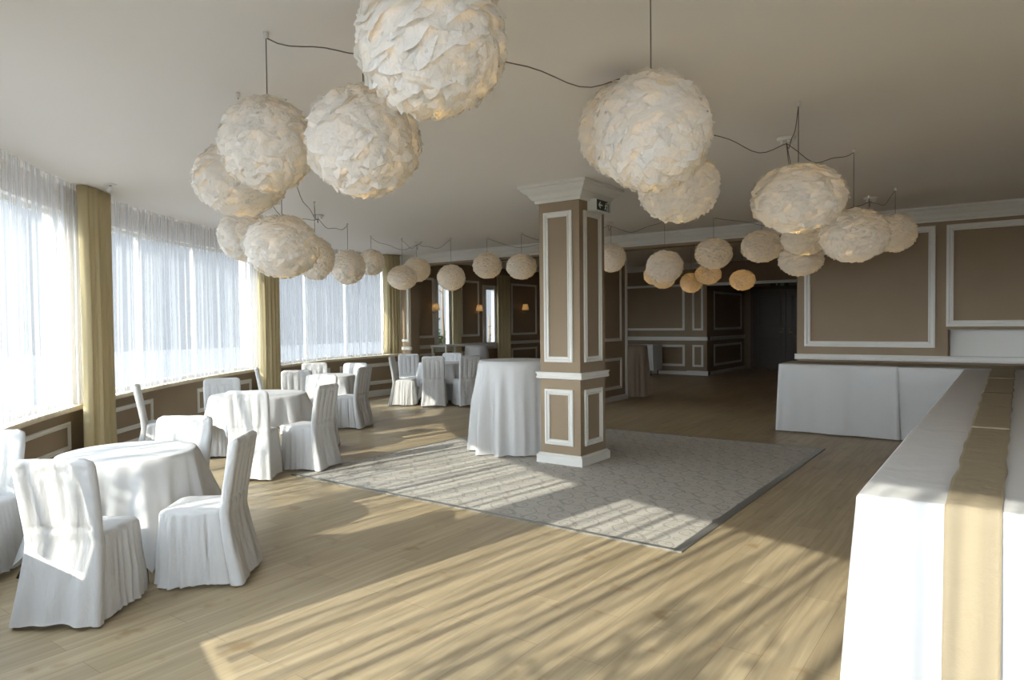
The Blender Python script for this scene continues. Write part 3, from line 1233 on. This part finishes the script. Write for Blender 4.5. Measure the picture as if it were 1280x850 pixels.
protos = [make_chair(0), make_chair(1), make_chair(2)]
for p in protos:
    KIDS[p.name] = kids(p)
used = [False, False, False]
CH = [  # rear-mid x, y, facing (deg), z scale, label
    (-4.135, 1.485, 126, 1.0, 'white covered chair nearest the camera, seen from behind at the front table'),
    (-4.00, 2.53, 221, 1.0, 'white covered chair in side view on the right of the front table'),
    (-5.235, 2.80, 305, 1.0, 'white covered chair behind the front table, its back facing us'),
    (-5.67, 1.66, 315, 1.0, 'white covered chair cut by the left edge of the photo'),
    (-8.22, 3.83, 62, 1.03, 'lone covered chair edge-on against the windowed wall behind the front table'),
    (-8.17, 4.87, 330, 1.035, 'covered chair on the window side of the second table'),
    (-6.36, 4.06, 131, 1.035, 'covered chair seen from behind in front of the second table'),
    (-6.18, 4.95, 200, 1.035, 'covered chair in side view on the right of the second table'),
    (-9.55, 6.28, 56, 1.04, 'covered chair edge-on beside the cream drape behind the second table'),
    (-7.43, 5.86, 298, 1.035, 'shaded covered chair behind the second table, next to the third'),
    (-8.50, 6.25, 142, 1.04, 'covered chair on the near left of the third table'),
    (-9.85, 7.62, 329, 1.04, 'covered chair on the window side of the third table'),
    (-9.12, 7.92, 296, 1.04, 'covered chair behind the third table, sunlit back'),
    (-8.13, 7.24, 200, 1.04, 'covered chair in side view on the right of the third table'),
    (-9.93, 9.55, 35, 1.07, 'covered chair in side view on the left of the farthest table'),
    (-10.30, 10.40, 320, 1.07, 'covered chair half hidden on the corner side of the farthest table'),
    (-8.99, 9.74, 128, 1.08, 'covered chair seen from behind in front of the farthest table'),
    (-8.45, 10.22, 150, 1.08, 'covered chair partly hidden by the tall cocktail table'),
    (-9.62, 11.03, 293, 1.08, 'bluish shaded covered chair behind the farthest table'),
]
for k, (x, y, a, zs, lab) in enumerate(CH):
    v = k % 3
    o = protos[v] if not used[v] else copy_tree(protos[v])
    if not used[v]:
        used[v] = True
    rz = math.radians(a - 90)
    # rear mid of the chair sits at local (0, -0.27)
    ox, oy = 0.28 * math.cos(math.radians(a)), 0.28 * math.sin(math.radians(a))
    o.location = (x + ox, y + oy, 0)
    o.rotation_euler = (0, 0, rz)
    o.scale = (1, 1, zs)
    o['label'] = lab


# ------------------------------------------------------------------ buffet tables
def rect_cloth(x0, x1, y0, y1, z, flare, seed, drops=(1, 1, 1, 1), zf=0.012):
    """cloth over a rectangular table; drops = front(-Y), right, back, left"""
    n = 60
    per = []
    L_ = [((x0, y0), (x1, y0), (0, -1)), ((x1, y0), (x1, y1), (1, 0)), ((x1, y1), (x0, y1), (0, 1)), ((x0, y1), (x0, y0), (-1, 0))]
    rad = 0.02
    outline = []
    for k, (a, b_, nr) in enumerate(L_):
        ln = math.hypot(b_[0] - a[0], b_[1] - a[1])
        m_ = max(12, int(ln / 0.02))
        for i in range(m_):
            u = i / m_
            e = min(1.0, min(u, 1 - u) * ln / 0.10)
            nx, ny = nr
            # blend the normal at the corners
            if u * ln < 0.05:
                pn = L_[k - 1][2]
                w_ = 0.5 + 0.5 * u * ln / 0.05
                nx, ny = nr[0] * w_ + pn[0] * (1 - w_), nr[1] * w_ + pn[1] * (1 - w_)
            if (1 - u) * ln < 0.05:
                pn = L_[(k + 1) % 4][2]
                w_ = 0.5 + 0.5 * (1 - u) * ln / 0.05
                nx, ny = nr[0] * w_ + pn[0] * (1 - w_), nr[1] * w_ + pn[1] * (1 - w_)
            l_ = math.hypot(nx, ny)
            outline.append((a[0] + (b_[0] - a[0]) * u, a[1] + (b_[1] - a[1]) * u, nx / l_, ny / l_, drops[k], k * 10 + u * ln))
    cx_, cy_ = (x0 + x1) / 2, (y0 + y1) / 2
    R = []
    for q in (0.0, 0.5, 0.9, 0.985):
        R.append([(cx_ + (x - cx_) * q, cy_ + (y - cy_) * q, z + 0.002 * mn.noise(Vector((x * 3 * q, y * 3 * q, seed)))) for x, y, *_ in outline])
    R.append([(x, y, z - 0.001) for x, y, *_ in outline])
    R.append([(x + nx * 0.010, y + ny * 0.010, z - 0.010) for x, y, nx, ny, d, s in outline])
    K = 16
    for k in range(1, K + 1):
        v = k / K
        ring = []
        for x, y, nx, ny, d, s in outline:
            if not d:
                ring.append((x + nx * (0.010 - 0.001 * k * 0), y + ny * 0.010, z - 0.012 - 0.02 * v))
                continue
            wv = mn.noise(Vector((s * 2.6, v * 0.5, seed))) * 0.040 + mn.noise(Vector((s * 7, v * 0.4, seed + 2))) * 0.022
            off = 0.010 + flare * v + wv * v
            corner = abs(nx * ny) * 2
            off += 0.03 * corner * v
            zz = z - 0.010 - (z - 0.010 - zf) * v
            if k == K:
                zz += 0.014 * (0.5 + 0.5 * mn.noise(Vector((s * 1.5, seed, 4))))
            ring.append((x + nx * off, y + ny * off, zz))
        R.append(ring)
    return MB().rings(R, False, False)


BZ = 0.985
bt = []
for (y0, y1, lab) in ((2.74, 4.50, 'nearest buffet table of the long right-hand run'), (4.52, 6.42, 'second buffet table of the long right-hand run'),
                      (6.44, 8.30, 'third buffet table of the long right-hand run'), (8.32, 10.22, 'last buffet table of the run, at the corner with the far buffet')):
    t = thing('buffet_table', lab, 'table', (-0.09, (y0 + y1) / 2, 0), 0, 'buffet tables under long white cloths')
    hy = (y1 - y0) / 2
    MB().box(-0.325, 0.325, -hy, hy, BZ - .045, BZ - .016).build('tabletop', M['sill'], t)
    for sx_ in (-1, 1):
        for sy in (-1, 1):
            MB().tube([(sx_ * .27, sy * (hy - .12), BZ - .045), (sx_ * .27, sy * (hy - .12), 0)], .016, 8).build('leg', M['black'], t)
cl = [(2.720, 4.55, 0.0, (1, 1, 0, 1), 'white cloth over the near end of the long buffet run'),
      (4.535, 6.45, -0.004, (0, 1, 0, 1), 'second white cloth along the buffet run, with creased seam'),
      (6.435, 8.33, -0.007, (0, 1, 0, 1), 'third white cloth along the buffet run'),
      (8.315, 10.235, -0.010, (0, 1, 0, 1), 'last white cloth of the buffet run, by the far buffet')]
for k, (y0, y1, dz, dr, lab) in enumerate(cl):
    o = rect_cloth(-0.433, 0.255, y0, y1, BZ + dz, 0.05, 20 + k * 3, dr).build('tablecloth', M['white'])
    tag(o, lab, 'tablecloth', 'white cloths on the buffet run')
for k, (x0, x1, lab) in enumerate(((-2.62, -1.20, 'far buffet table at the left end, nearest the dark hall'), (-1.18, 0.24, 'far buffet table at the corner by the wall'))):
    t = thing('buffet_table', lab, 'table', ((x0 + x1) / 2, 10.66, 0), 0, 'buffet tables under long white cloths')
    hx_ = (x1 - x0) / 2
    MB().box(-hx_, hx_, -0.33, 0.33, BZ - .045, BZ - .016).build('tabletop', M['sill'], t)
    for sx_ in (-1, 1):
        for sy in (-1, 1):
            MB().tube([(sx_ * (hx_ - .12), sy * .27, BZ - .045), (sx_ * (hx_ - .12), sy * .27, 0)], .016, 8).build('leg', M['black'], t)
tag(rect_cloth(-2.68, -1.18, 10.255, 11.03, BZ - .001, 0.02, 50, (1, 1, 1, 1)).build('tablecloth', M['white']), 'wrinkled white cloth on the left half of the far buffet', 'tablecloth', 'white cloths on the far buffet')
tag(rect_cloth(-1.20, 0.27, 10.275, 11.03, BZ - .006, 0.015, 53, (1, 1, 1, 1)).build('tablecloth', M['white']), 'smooth white cloth on the corner half of the far buffet', 'tablecloth', 'white cloths on the far buffet')


def runner(pts, width_at, z, seed, label, drop=None, along='y'):
    """a burlap runner lying along a table; pts = list of stations"""
    R = []
    th = 0.004
    n = 14
    st = []
    for s in pts:
        st.append((s, z, 0))
    rows = []
    if drop:
        rows += drop
    for s in pts:
        c, w_ = width_at(s)
        wob0 = 0.012 * mn.noise(Vector((s * 3.1, seed, 0)))
        wob1 = 0.012 * mn.noise(Vector((s * 3.1, seed, 7)))
        rows.append((c - w_ / 2 + wob0, c + w_ / 2 + wob1, s, z + 0.0015 * mn.noise(Vector((s * 9, 2, seed)))))
    vs, fs = [], []
    for x0, x1, s, zz in rows:
        for i in range(n):
            u = i / (n - 1)
            vs.append((x0 + (x1 - x0) * u, s, zz) if along == 'y' else (s, x0 + (x1 - x0) * u, zz))
    for j in range(len(rows) - 1):
        for i in range(n - 1):
            a = j * n + i
            fs.append((a, a + 1, a + 1 + n, a + n))
    mb = MB()
    mb.add(vs, fs, True)
    o = mb.build('table_runner', M['runner'])
    sm_ = o.modifiers.new('thickness', 'SOLIDIFY')
    sm_.thickness = 0.003
    sm_.offset = 1
    return tag(o, label, 'table runner', 'burlap runners on the buffet')


def ww(s):
    k = (s - 2.7) / 8
    return (-0.089 + 0.05 * k, 0.160 + 0.085 * k)


drop = []
for k in range(14, -1, -1):
    v = k / 14
    drop.append((-0.169 - 0.004 * v, -0.010 - 0.002 * v, 2.688 - 0.085 * v, BZ - 0.045 - 0.915 * v))


drop.append((-0.169, -0.010, 2.690, BZ - 0.016))
drop.append((-0.169, -0.010, 2.700, BZ + 0.001))


def rng(a, b_, st=0.06):
    k = max(2, int((b_ - a) / st))
    return [a + (b_ - a) * i / k for i in range(k + 1)]


runner(rng(2.716, 4.72), ww, BZ + 0.008, 61, 'burlap runner hanging over the near end of the long buffet', drop)
runner(rng(4.66, 6.9), ww, BZ + 0.012, 62, 'second burlap runner piece along the middle of the long buffet')
runner(rng(6.85, 8.6), ww, BZ + 0.008, 63, 'third burlap runner piece towards the far end of the buffet')
runner(rng(8.55, 10.24), ww, BZ + 0.012, 64, 'last burlap runner piece before the far buffet')
runner(rng(-2.66, 0.25), lambda s: (10.62, 0.62), BZ + 0.008, 65, 'wide burlap runner lying along the far buffet', None, 'x')

# back hall table
t = thing('rectangular_table', 'small rectangular table at the back of the dark hall', 'table', (-9.0, 18.9, 0))
MB().box(-0.55, 0.55, -0.3, 0.3, 0.88, 0.91).build('tabletop', M['dark'], t)
for sx_ in (-1, 1):
    for sy in (-1, 1):
        MB().tube([(sx_ * .48, sy * .24, 0.88), (sx_ * .48, sy * .24, 0)], .016, 8).build('leg', M['black'], t)
R = rect_cloth(-9.57, -8.43, 18.58, 19.22, 0.925, 0.02, 71, (1, 1, 1, 1), zf=0.16)
tag(R.build('tablecloth', M['white']), 'white cloth hanging short of the floor on the table in the dark hall', 'tablecloth')

# small console in the annex
t = thing('console_table', 'small pale console table by the annex windows', 'table', (-10.95, 12.5, 0))
MB().box(-0.25, 0.25, -0.45, 0.45, 1.06, 1.09).build('tabletop', M['trim'], t)
for sx_ in (-1, 1):
    for sy in (-1, 1):
        MB().box(sx_ * .22 - .02, sx_ * .22 + .02, sy * .41 - .02, sy * .41 + .02, 0, 1.06).build('leg', M['trim'], t)


# ------------------------------------------------------------------ paper petal lamps
def petal_shade(seed, N_=190, flat=0.90):
    """ball of crumpled paper: a creased paper skin with soft ruffled petals, unit radius, open at the bottom"""
    rr = random.Random(seed)
    mb = MB()

    def ridge(p, f, k):
        return 1 - abs(mn.noise(p * f + Vector((k, seed * 3.1, k * 2)))) * 2.6

    def skin(d):
        q = Vector((d.x, d.y, d.z * 0.75))
        wv = Vector((mn.noise(q * 3 + Vector((9, 0, seed))), mn.noise(q * 3 + Vector((0, 9, seed))), 0)) * 0.25
        return 0.885 + 0.050 * ridge(q + wv, 4.2, 1) + 0.030 * ridge(q + wv, 8.5, 5) + 0.03 * mn.noise(q * 2.0 + Vector((seed, 4, 4)))
    nu, nv = 110, 64
    R = []
    for j in range(nv):
        a = -math.pi / 2 + 0.10 + (math.pi - 0.12) * j / (nv - 1)
        ring = []
        for i in range(nu):
            t = 2 * math.pi * i / nu
            d = Vector((math.cos(a) * math.cos(t), math.cos(a) * math.sin(t), math.sin(a)))
            r_ = skin(d)
            ring.append((d.x * r_, d.y * r_, d.z * r_ * flat))
        R.append(ring)
    mb.rings(R, False, False)
    ga = math.pi * (3 - math.sqrt(5))
    for k in range(N_):
        zz = 1 - 2 * (k + 0.5) / N_
        if zz < -0.985:
            continue
        rxy = math.sqrt(1 - zz * zz)
        th = ga * k + rr.uniform(-.12, .12)
        d = Vector((rxy * math.cos(th), rxy * math.sin(th), zz))
        up = Vector((0, 0, 1)) if abs(zz) < 0.95 else Vector((1, 0, 0))
        e = up.cross(d).normalized()
        g = d.cross(e).normalized()
        ang = rr.uniform(-0.9, 0.9)
        a1 = e * math.cos(ang) + g * math.sin(ang)
        a2 = -e * math.sin(ang) + g * math.cos(ang)
        W, Hh = rr.uniform(0.20, 0.33), rr.uniform(0.18, 0.27)
        lift = rr.uniform(0.06, 0.115)
        p1, p2 = rr.uniform(0, 6.28), rr.uniform(0, 6.28)
        nu_, nv_ = 11, 4
        vs = []
        for j in range(nv_):
            v = j / (nv_ - 1)
            for i in range(nu_):
                u = i / (nu_ - 1) * 2 - 1
                w_ = W * (0.6 + 0.4 * v) * u
                h_ = (v - 0.45) * Hh * (1 - 0.45 * u * u) + 0.012 * math.sin(5 * u + p1) * v
                out = 0.885 + lift * v ** 1.2 + (0.020 * math.sin(5.5 * u + p2) + 0.010 * math.sin(13 * u + p1)) * v - 0.07 * u * u * v
                p = (d + a1 * w_ * 1.1 - a2 * h_).normalized() * out
                vs.append((p.x, p.y, p.z * flat))
        fs = []
        for j in range(nv_ - 1):
            for i in range(nu_ - 1):
                a = j * nu_ + i
                fs.append((a, a + 1, a + nu_ + 1, a + nu_))
        mb.add(vs, fs, True)
    return mb


shade_meshes = []
for s in (1, 2, 3):
    o = petal_shade(s).build('shade', M['paper'])
    shade_meshes.append(o.data)
    bpy.data.objects.remove(o)
bo = MB().lathe([(0.03, 0.12), (0.035, 0.08), (0.06, 0.0), (0.075, -0.07), (0.055, -0.13), (0.012, -0.16)], n=14).build('bulb', M['bulb'])
bulb_mesh = bo.data
hall_bulb_mesh = bulb_mesh.copy()
hall_bulb_mesh.materials.clear()
hall_bulb_mesh.materials.append(M['hall_bulb'])
bpy.data.objects.remove(bo)


def at(px_, py_, depth):
    return Vector((0, 0, 1.62)) + depth * (FX + (px_ - 640) / F * RX - (py_ - 425) / F * UX)


def atceil(px_, py_, z=H):
    d = FX + (px_ - 640) / F * RX - (py_ - 425) / F * UX
    return Vector((0, 0, 1.62)) + d * ((z - 1.62) / d.z)


CAN = {'front': (atceil(545, 10), 'white ceiling canopy hidden above the biggest paper lamp'),
       'a': (atceil(398, 269), 'small ceiling canopy above the left lamp cluster'),
       'b': (atceil(523, 302), 'small ceiling canopy near the far window corner'),
       'c': (atceil(983, 172), 'white ceiling canopy above the right lamp cluster'),
       'd': (atceil(1088, 247), 'small white ceiling canopy by the far wall on the right'),
       'e': (atceil(760, 278), 'small white ceiling canopy just right of the pillar')}
for k, (p, lab) in CAN.items():
    t = thing('lamp_canopy', lab, 'ceiling canopy', (p.x, p.y, H), 0, 'ceiling canopies of the paper lamps')
    MB().lathe([(0.055, -0.030), (0.075, -0.022), (0.078, 0.0)], n=24).build('plate', M['plastic'], t)
    for j in range(5):
        a = j * 1.257 + 0.3
        MB().lathe([(0.010, -0.052), (0.013, -0.048), (0.013, -0.024)], (0.045 * math.cos(a), 0.045 * math.sin(a), 0), 8).build('cord_grip', M['plastic'], t)
LAMPS = [  # cx, cy, w, h, depth, canopy, label
    (540, 53, 198, 190, 2.40, None, 'biggest white paper lamp, cut by the top edge of the photo'),
    (455, 177, 148, 145, 3.30, None, 'large paper lamp left of and below the biggest one'),
    (335, 180, 122, 122, 3.62, 'front', 'large paper lamp hanging from a straight cord, upper left'),
    (300, 224, 116, 94, 4.55, None, 'paper lamp behind and below the upper left one'),
    (306, 294, 68, 68, 6.6, 'a', 'leftmost low paper lamp, half hidden, in front of the sheer'),
    (353, 308, 95, 82, 5.07, 'a', 'low paper lamp in front, left cluster before the sheer'),
    (394, 323, 50, 57, 8.6, 'a', 'paper lamp peeping out right of the low left one'),
    (435, 334, 45, 45, 10.5, 'a', 'small paper lamp before the far sheer, left of the pair'),
    (464, 328, 36, 34, 12.0, 'b', 'small paper lamp before the far sheer, right of the pair'),
    (503, 347, 39, 32, 12.4, 'b', 'small paper lamp in front at the window corner'),
    (521, 337, 36, 32, 13.2, 'b', 'small paper lamp half hidden at the window corner'),
    (564, 347, 37, 34, 12.4, 'b', 'small paper lamp above the dark annex window'),
    (609, 332, 38, 34, 12.3, 'e', 'small paper lamp left of the one touching the pillar'),
    (652, 333, 40, 34, 11.7, 'e', 'small paper lamp just left of the pillar'),
    (764, 322, 38, 38, 10.8, 'e', 'small paper lamp just right of the pillar, cut by it'),
    (831, 333, 48, 43, 10.3, 'e', 'paper lamp with two golden lamps just behind it'),
    (892, 317, 48, 41, 10.1, 'd', 'paper lamp in the middle of the three over the hall opening'),
    (952, 308, 52, 42, 9.4, 'd', 'paper lamp on the right of the three over the hall opening'),
    (1001, 325, 56, 42, 8.0, 'c', 'paper lamp at the bottom of the right cluster'),
    (998, 248, 118, 90, 4.86, 'c', 'large paper lamp of the right cluster'),
    (1006, 298, 60, 44, 7.2, 'c', 'paper lamp mostly hidden under the large right one'),
    (1067, 294, 86, 70, 6.23, 'c', 'wide paper lamp right of the large right one'),
    (1086, 297, 52, 50, 8.6, 'd', 'paper lamp hidden behind the wide right one'),
    (1119, 291, 52, 50, 8.1, 'd', 'warm glowing paper lamp at the right end of the cluster'),
    (814, 165, 154, 154, 3.10, None, 'large paper lamp hanging before the pillar top, right'),
    (781, 163, 122, 122, 4.25, 'front', 'large paper lamp overlapped by the one before the pillar top'),
    (848, 233, 106, 94, 4.9, 'c', 'paper lamp below and behind the one before the pillar top'),
]
FAR = [  # back hall, golden
    (829, 347, 32, 29, 14.5, 'golden paper lamp in the dark hall, right of a pair behind a white one'),
    (817, 344, 26, 25, 15.5, 'golden paper lamp in the dark hall, left of a pair behind a white one'),
    (864, 353.5, 29, 26, 16.0, 'lowest golden paper lamp in the dark hall'),
    (885, 343, 34, 26, 14.5, 'golden paper lamp in the dark hall, tucked below a white one'),
    (928, 350, 33, 27, 15.0, 'golden paper lamp in the dark hall standing on its own'),
    (777, 346, 15, 22, 16.5, 'dim paper lamp peeping past the partition edge'),
]


def lamp(cx_, cy_, w_, h_, dep, can, lab, group, zc, k, bm=None):
    c = at(cx_, cy_, dep)
    R = w_ * dep / F / 2 / 1.0
    sz = (h_ / w_) / 0.90
    root = thing('paper_lamp', lab, 'pendant lamp', c, 0, group)
    sh = bpy.data.objects.new('shade', shade_meshes[k % 3])
    COL.objects.link(sh)
    sh.parent = root
    sh.scale = (R, R, R * sz)
    sh.rotation_euler = (0, 0, k * 1.7)
    bl = bpy.data.objects.new('bulb', bm or bulb_mesh)
    COL.objects.link(bl)
    bl.parent = root
    bl.location = (0, 0, -0.30 * R)
    bl.scale = (R * 1.3, R * 1.3, R * 1.3)
    mb = MB()
    mb.tube([(0, 0, 0.1 * R), (0, 0, zc - c.z)], 0.003, 6)
    mb.build('cord', M['cord'], root)
    MB().lathe([(0.008, -0.035), (0.014, -0.03), (0.014, 0.0)], (0, 0, zc - c.z), 8).build('hook', M['plastic'], root)
    if can:
        q = CAN[can][0]
        a = Vector((0, 0, zc - c.z - 0.03))
        b_ = Vector((q.x - c.x, q.y - c.y, zc - c.z - 0.05))
        ln = (b_ - a).length
        if ln > 0.15:
            sag = min(0.22, 0.06 + ln * 0.06)
            pts = []
            for i in range(15):
                u = i / 14
                p = a.lerp(b_, u)
                p.z -= sag * 4 * u * (1 - u) * (1 + 0.25 * math.sin(u * 9 + k))
                pts.append(p)
            MB().tube(pts, 0.0035, 5).build('swag_cord', M['cord'], root)
    return root


for k, (a, b_, c, d, e, f_, g) in enumerate(LAMPS):
    lamp(a, b_, c, d, e, f_, g, 'white paper petal lamps of the main room', H, k)
for k, (a, b_, c, d, e, g) in enumerate(FAR):
    lamp(a, b_, c, d, e, None, g, 'golden paper lamps in the dark hall', 3.32, k, hall_bulb_mesh)

# ------------------------------------------------------------------ small fixtures
s = thing('exit_sign', 'small dark exit sign with white arrow on the pillar side', 'sign', (PX1, 6.90, 2.93))
MB().box(0.0, 0.115, -0.16, 0.17, -0.062, 0.070).build('case', M['signw'], s)
MB().box(0.115, 0.119, -0.148, 0.158, -0.054, 0.062).build('face', M['sign'], s)


def xplate(mb, pts, x0, x1):
    n = len(pts)
    mb.add([(x0, y, z) for y, z in pts] + [(x1, y, z) for y, z in pts],
           [tuple(range(n))[::-1], tuple(range(n, 2 * n))] + [(i, (i + 1) % n, n + (i + 1) % n, n + i) for i in range(n)])


def pictogram(mb, x0, x1, arrow_l=True):
    # arrow pointing left, running figure and doorway
    xplate(mb, [(-0.120, 0.004), (-0.078, 0.044), (-0.066, 0.032), (-0.086, 0.012), (-0.025, 0.012), (-0.025, -0.004), (-0.086, -0.004), (-0.066, -0.024), (-0.078, -0.036)], x0, x1)
    xplate(mb, [(0.095, -0.050), (0.095, 0.056), (0.145, 0.056), (0.145, -0.050), (0.132, -0.050), (0.132, 0.044), (0.108, 0.044), (0.108, -0.050)], x0, x1)
    xplate(mb, [(0.052, 0.030), (0.060, 0.046), (0.070, 0.046), (0.074, 0.034), (0.064, 0.026)], x0, x1)
    xplate(mb, [(0.040, 0.018), (0.066, 0.024), (0.086, 0.006), (0.080, 0.0), (0.066, 0.012), (0.058, -0.010), (0.078, -0.026), (0.070, -0.050),
                (0.062, -0.048), (0.066, -0.028), (0.046, -0.018), (0.030, -0.044), (0.020, -0.040), (0.036, -0.012), (0.046, 0.010), (0.030, 0.0), (0.026, 0.006)], x0, x1)


mb = MB()
pictogram(mb, 0.119, 0.121)
mb.build('pictogram', M['signw'], s)
s2 = thing('exit_sign', 'dim exit sign above the double door in the dark hall', 'sign', (-5.98, 22.96, 2.76), math.radians(-90))
MB().box(0.0, 0.04, -0.28, 0.28, -0.075, 0.085).build('case', M['dark'], s2)
mb = MB()
pictogram(mb, 0.040, 0.042)
mb.build('pictogram', M['trim'], s2)

s = thing('ceiling_spotlight', 'small ceiling spotlight near the window beside the cream drape', 'light fitting', (-7.90, 3.46, H))
MB().lathe([(0.06, -0.012), (0.065, -0.008), (0.065, 0)], n=20).build('plate', M['plastic'], s)
MB().tube([(0, 0, -0.01), (-0.005, 0, -0.03), (-0.03, -0.01, -0.075)], 0.022, 10).build('head', M['plastic'], s)

for k, (y, z, lab) in enumerate(((12.556, 2.03, 'wall sconce with white shade nearest the window corner'),
                                 (14.285, 2.02, 'middle wall sconce with glowing shade in the annex'),
                                 (16.436, 2.07, 'wall sconce with glowing shade nearest the pillar'))):
    s = thing('wall_sconce', lab, 'wall lamp', (-11.6, y, z), 0, 'wall sconces of the annex')
    mb = MB().lathe([(0.05, 0.0), (0.05, 0.012), (0.02, 0.02)], (0.01, 0, -0.14), 14)
    mb.tube([(0.0, 0, -0.13), (0.06, 0, -0.17), (0.12, 0, -0.13), (0.13, 0, -0.06)], 0.008, 8)
    mb.build('bracket', M['brass'], s)
    mb = MB().lathe([(0.105, -0.085), (0.068, 0.085)], (0.13, 0, 0), 20, False, False)
    mb.build('lamp_shade', M['shade'], s)
    MB().lathe([(0.012, -0.05), (0.02, -0.02), (0.016, 0.02), (0.004, 0.04)], (0.13, 0, 0), 10).build('bulb', M['sconce_bulb'], s)

# candle-thin sunlit curtain in the annex
for k, (y, lab) in enumerate(((13.38, 'narrow beige curtain right of the dark annex window'), (15.42, 'narrow beige curtain right of the bright annex window'))):
    mb = MB()
    R = []
    hwid = 0.17 if k == 0 else 0.30
    for j in range(2):
        z = (0.02, 2.95)[j]
        ring = []
        for i in range(60):
            u = i / 30
            if i < 30:
                ring.append((-11.5 + 0.03 * math.sin(u * 22), y - hwid + 2 * hwid * u, z))
            else:
                ring.append((-11.54, y + hwid - 2 * hwid * (u - 1), z))
        R.append(ring)
    mb.rings(R, True, True)
    tag(mb.build('annex_curtain', M['drape']), lab, 'curtain', 'beige curtains in the annex')
print('objects', len(bpy.data.objects))
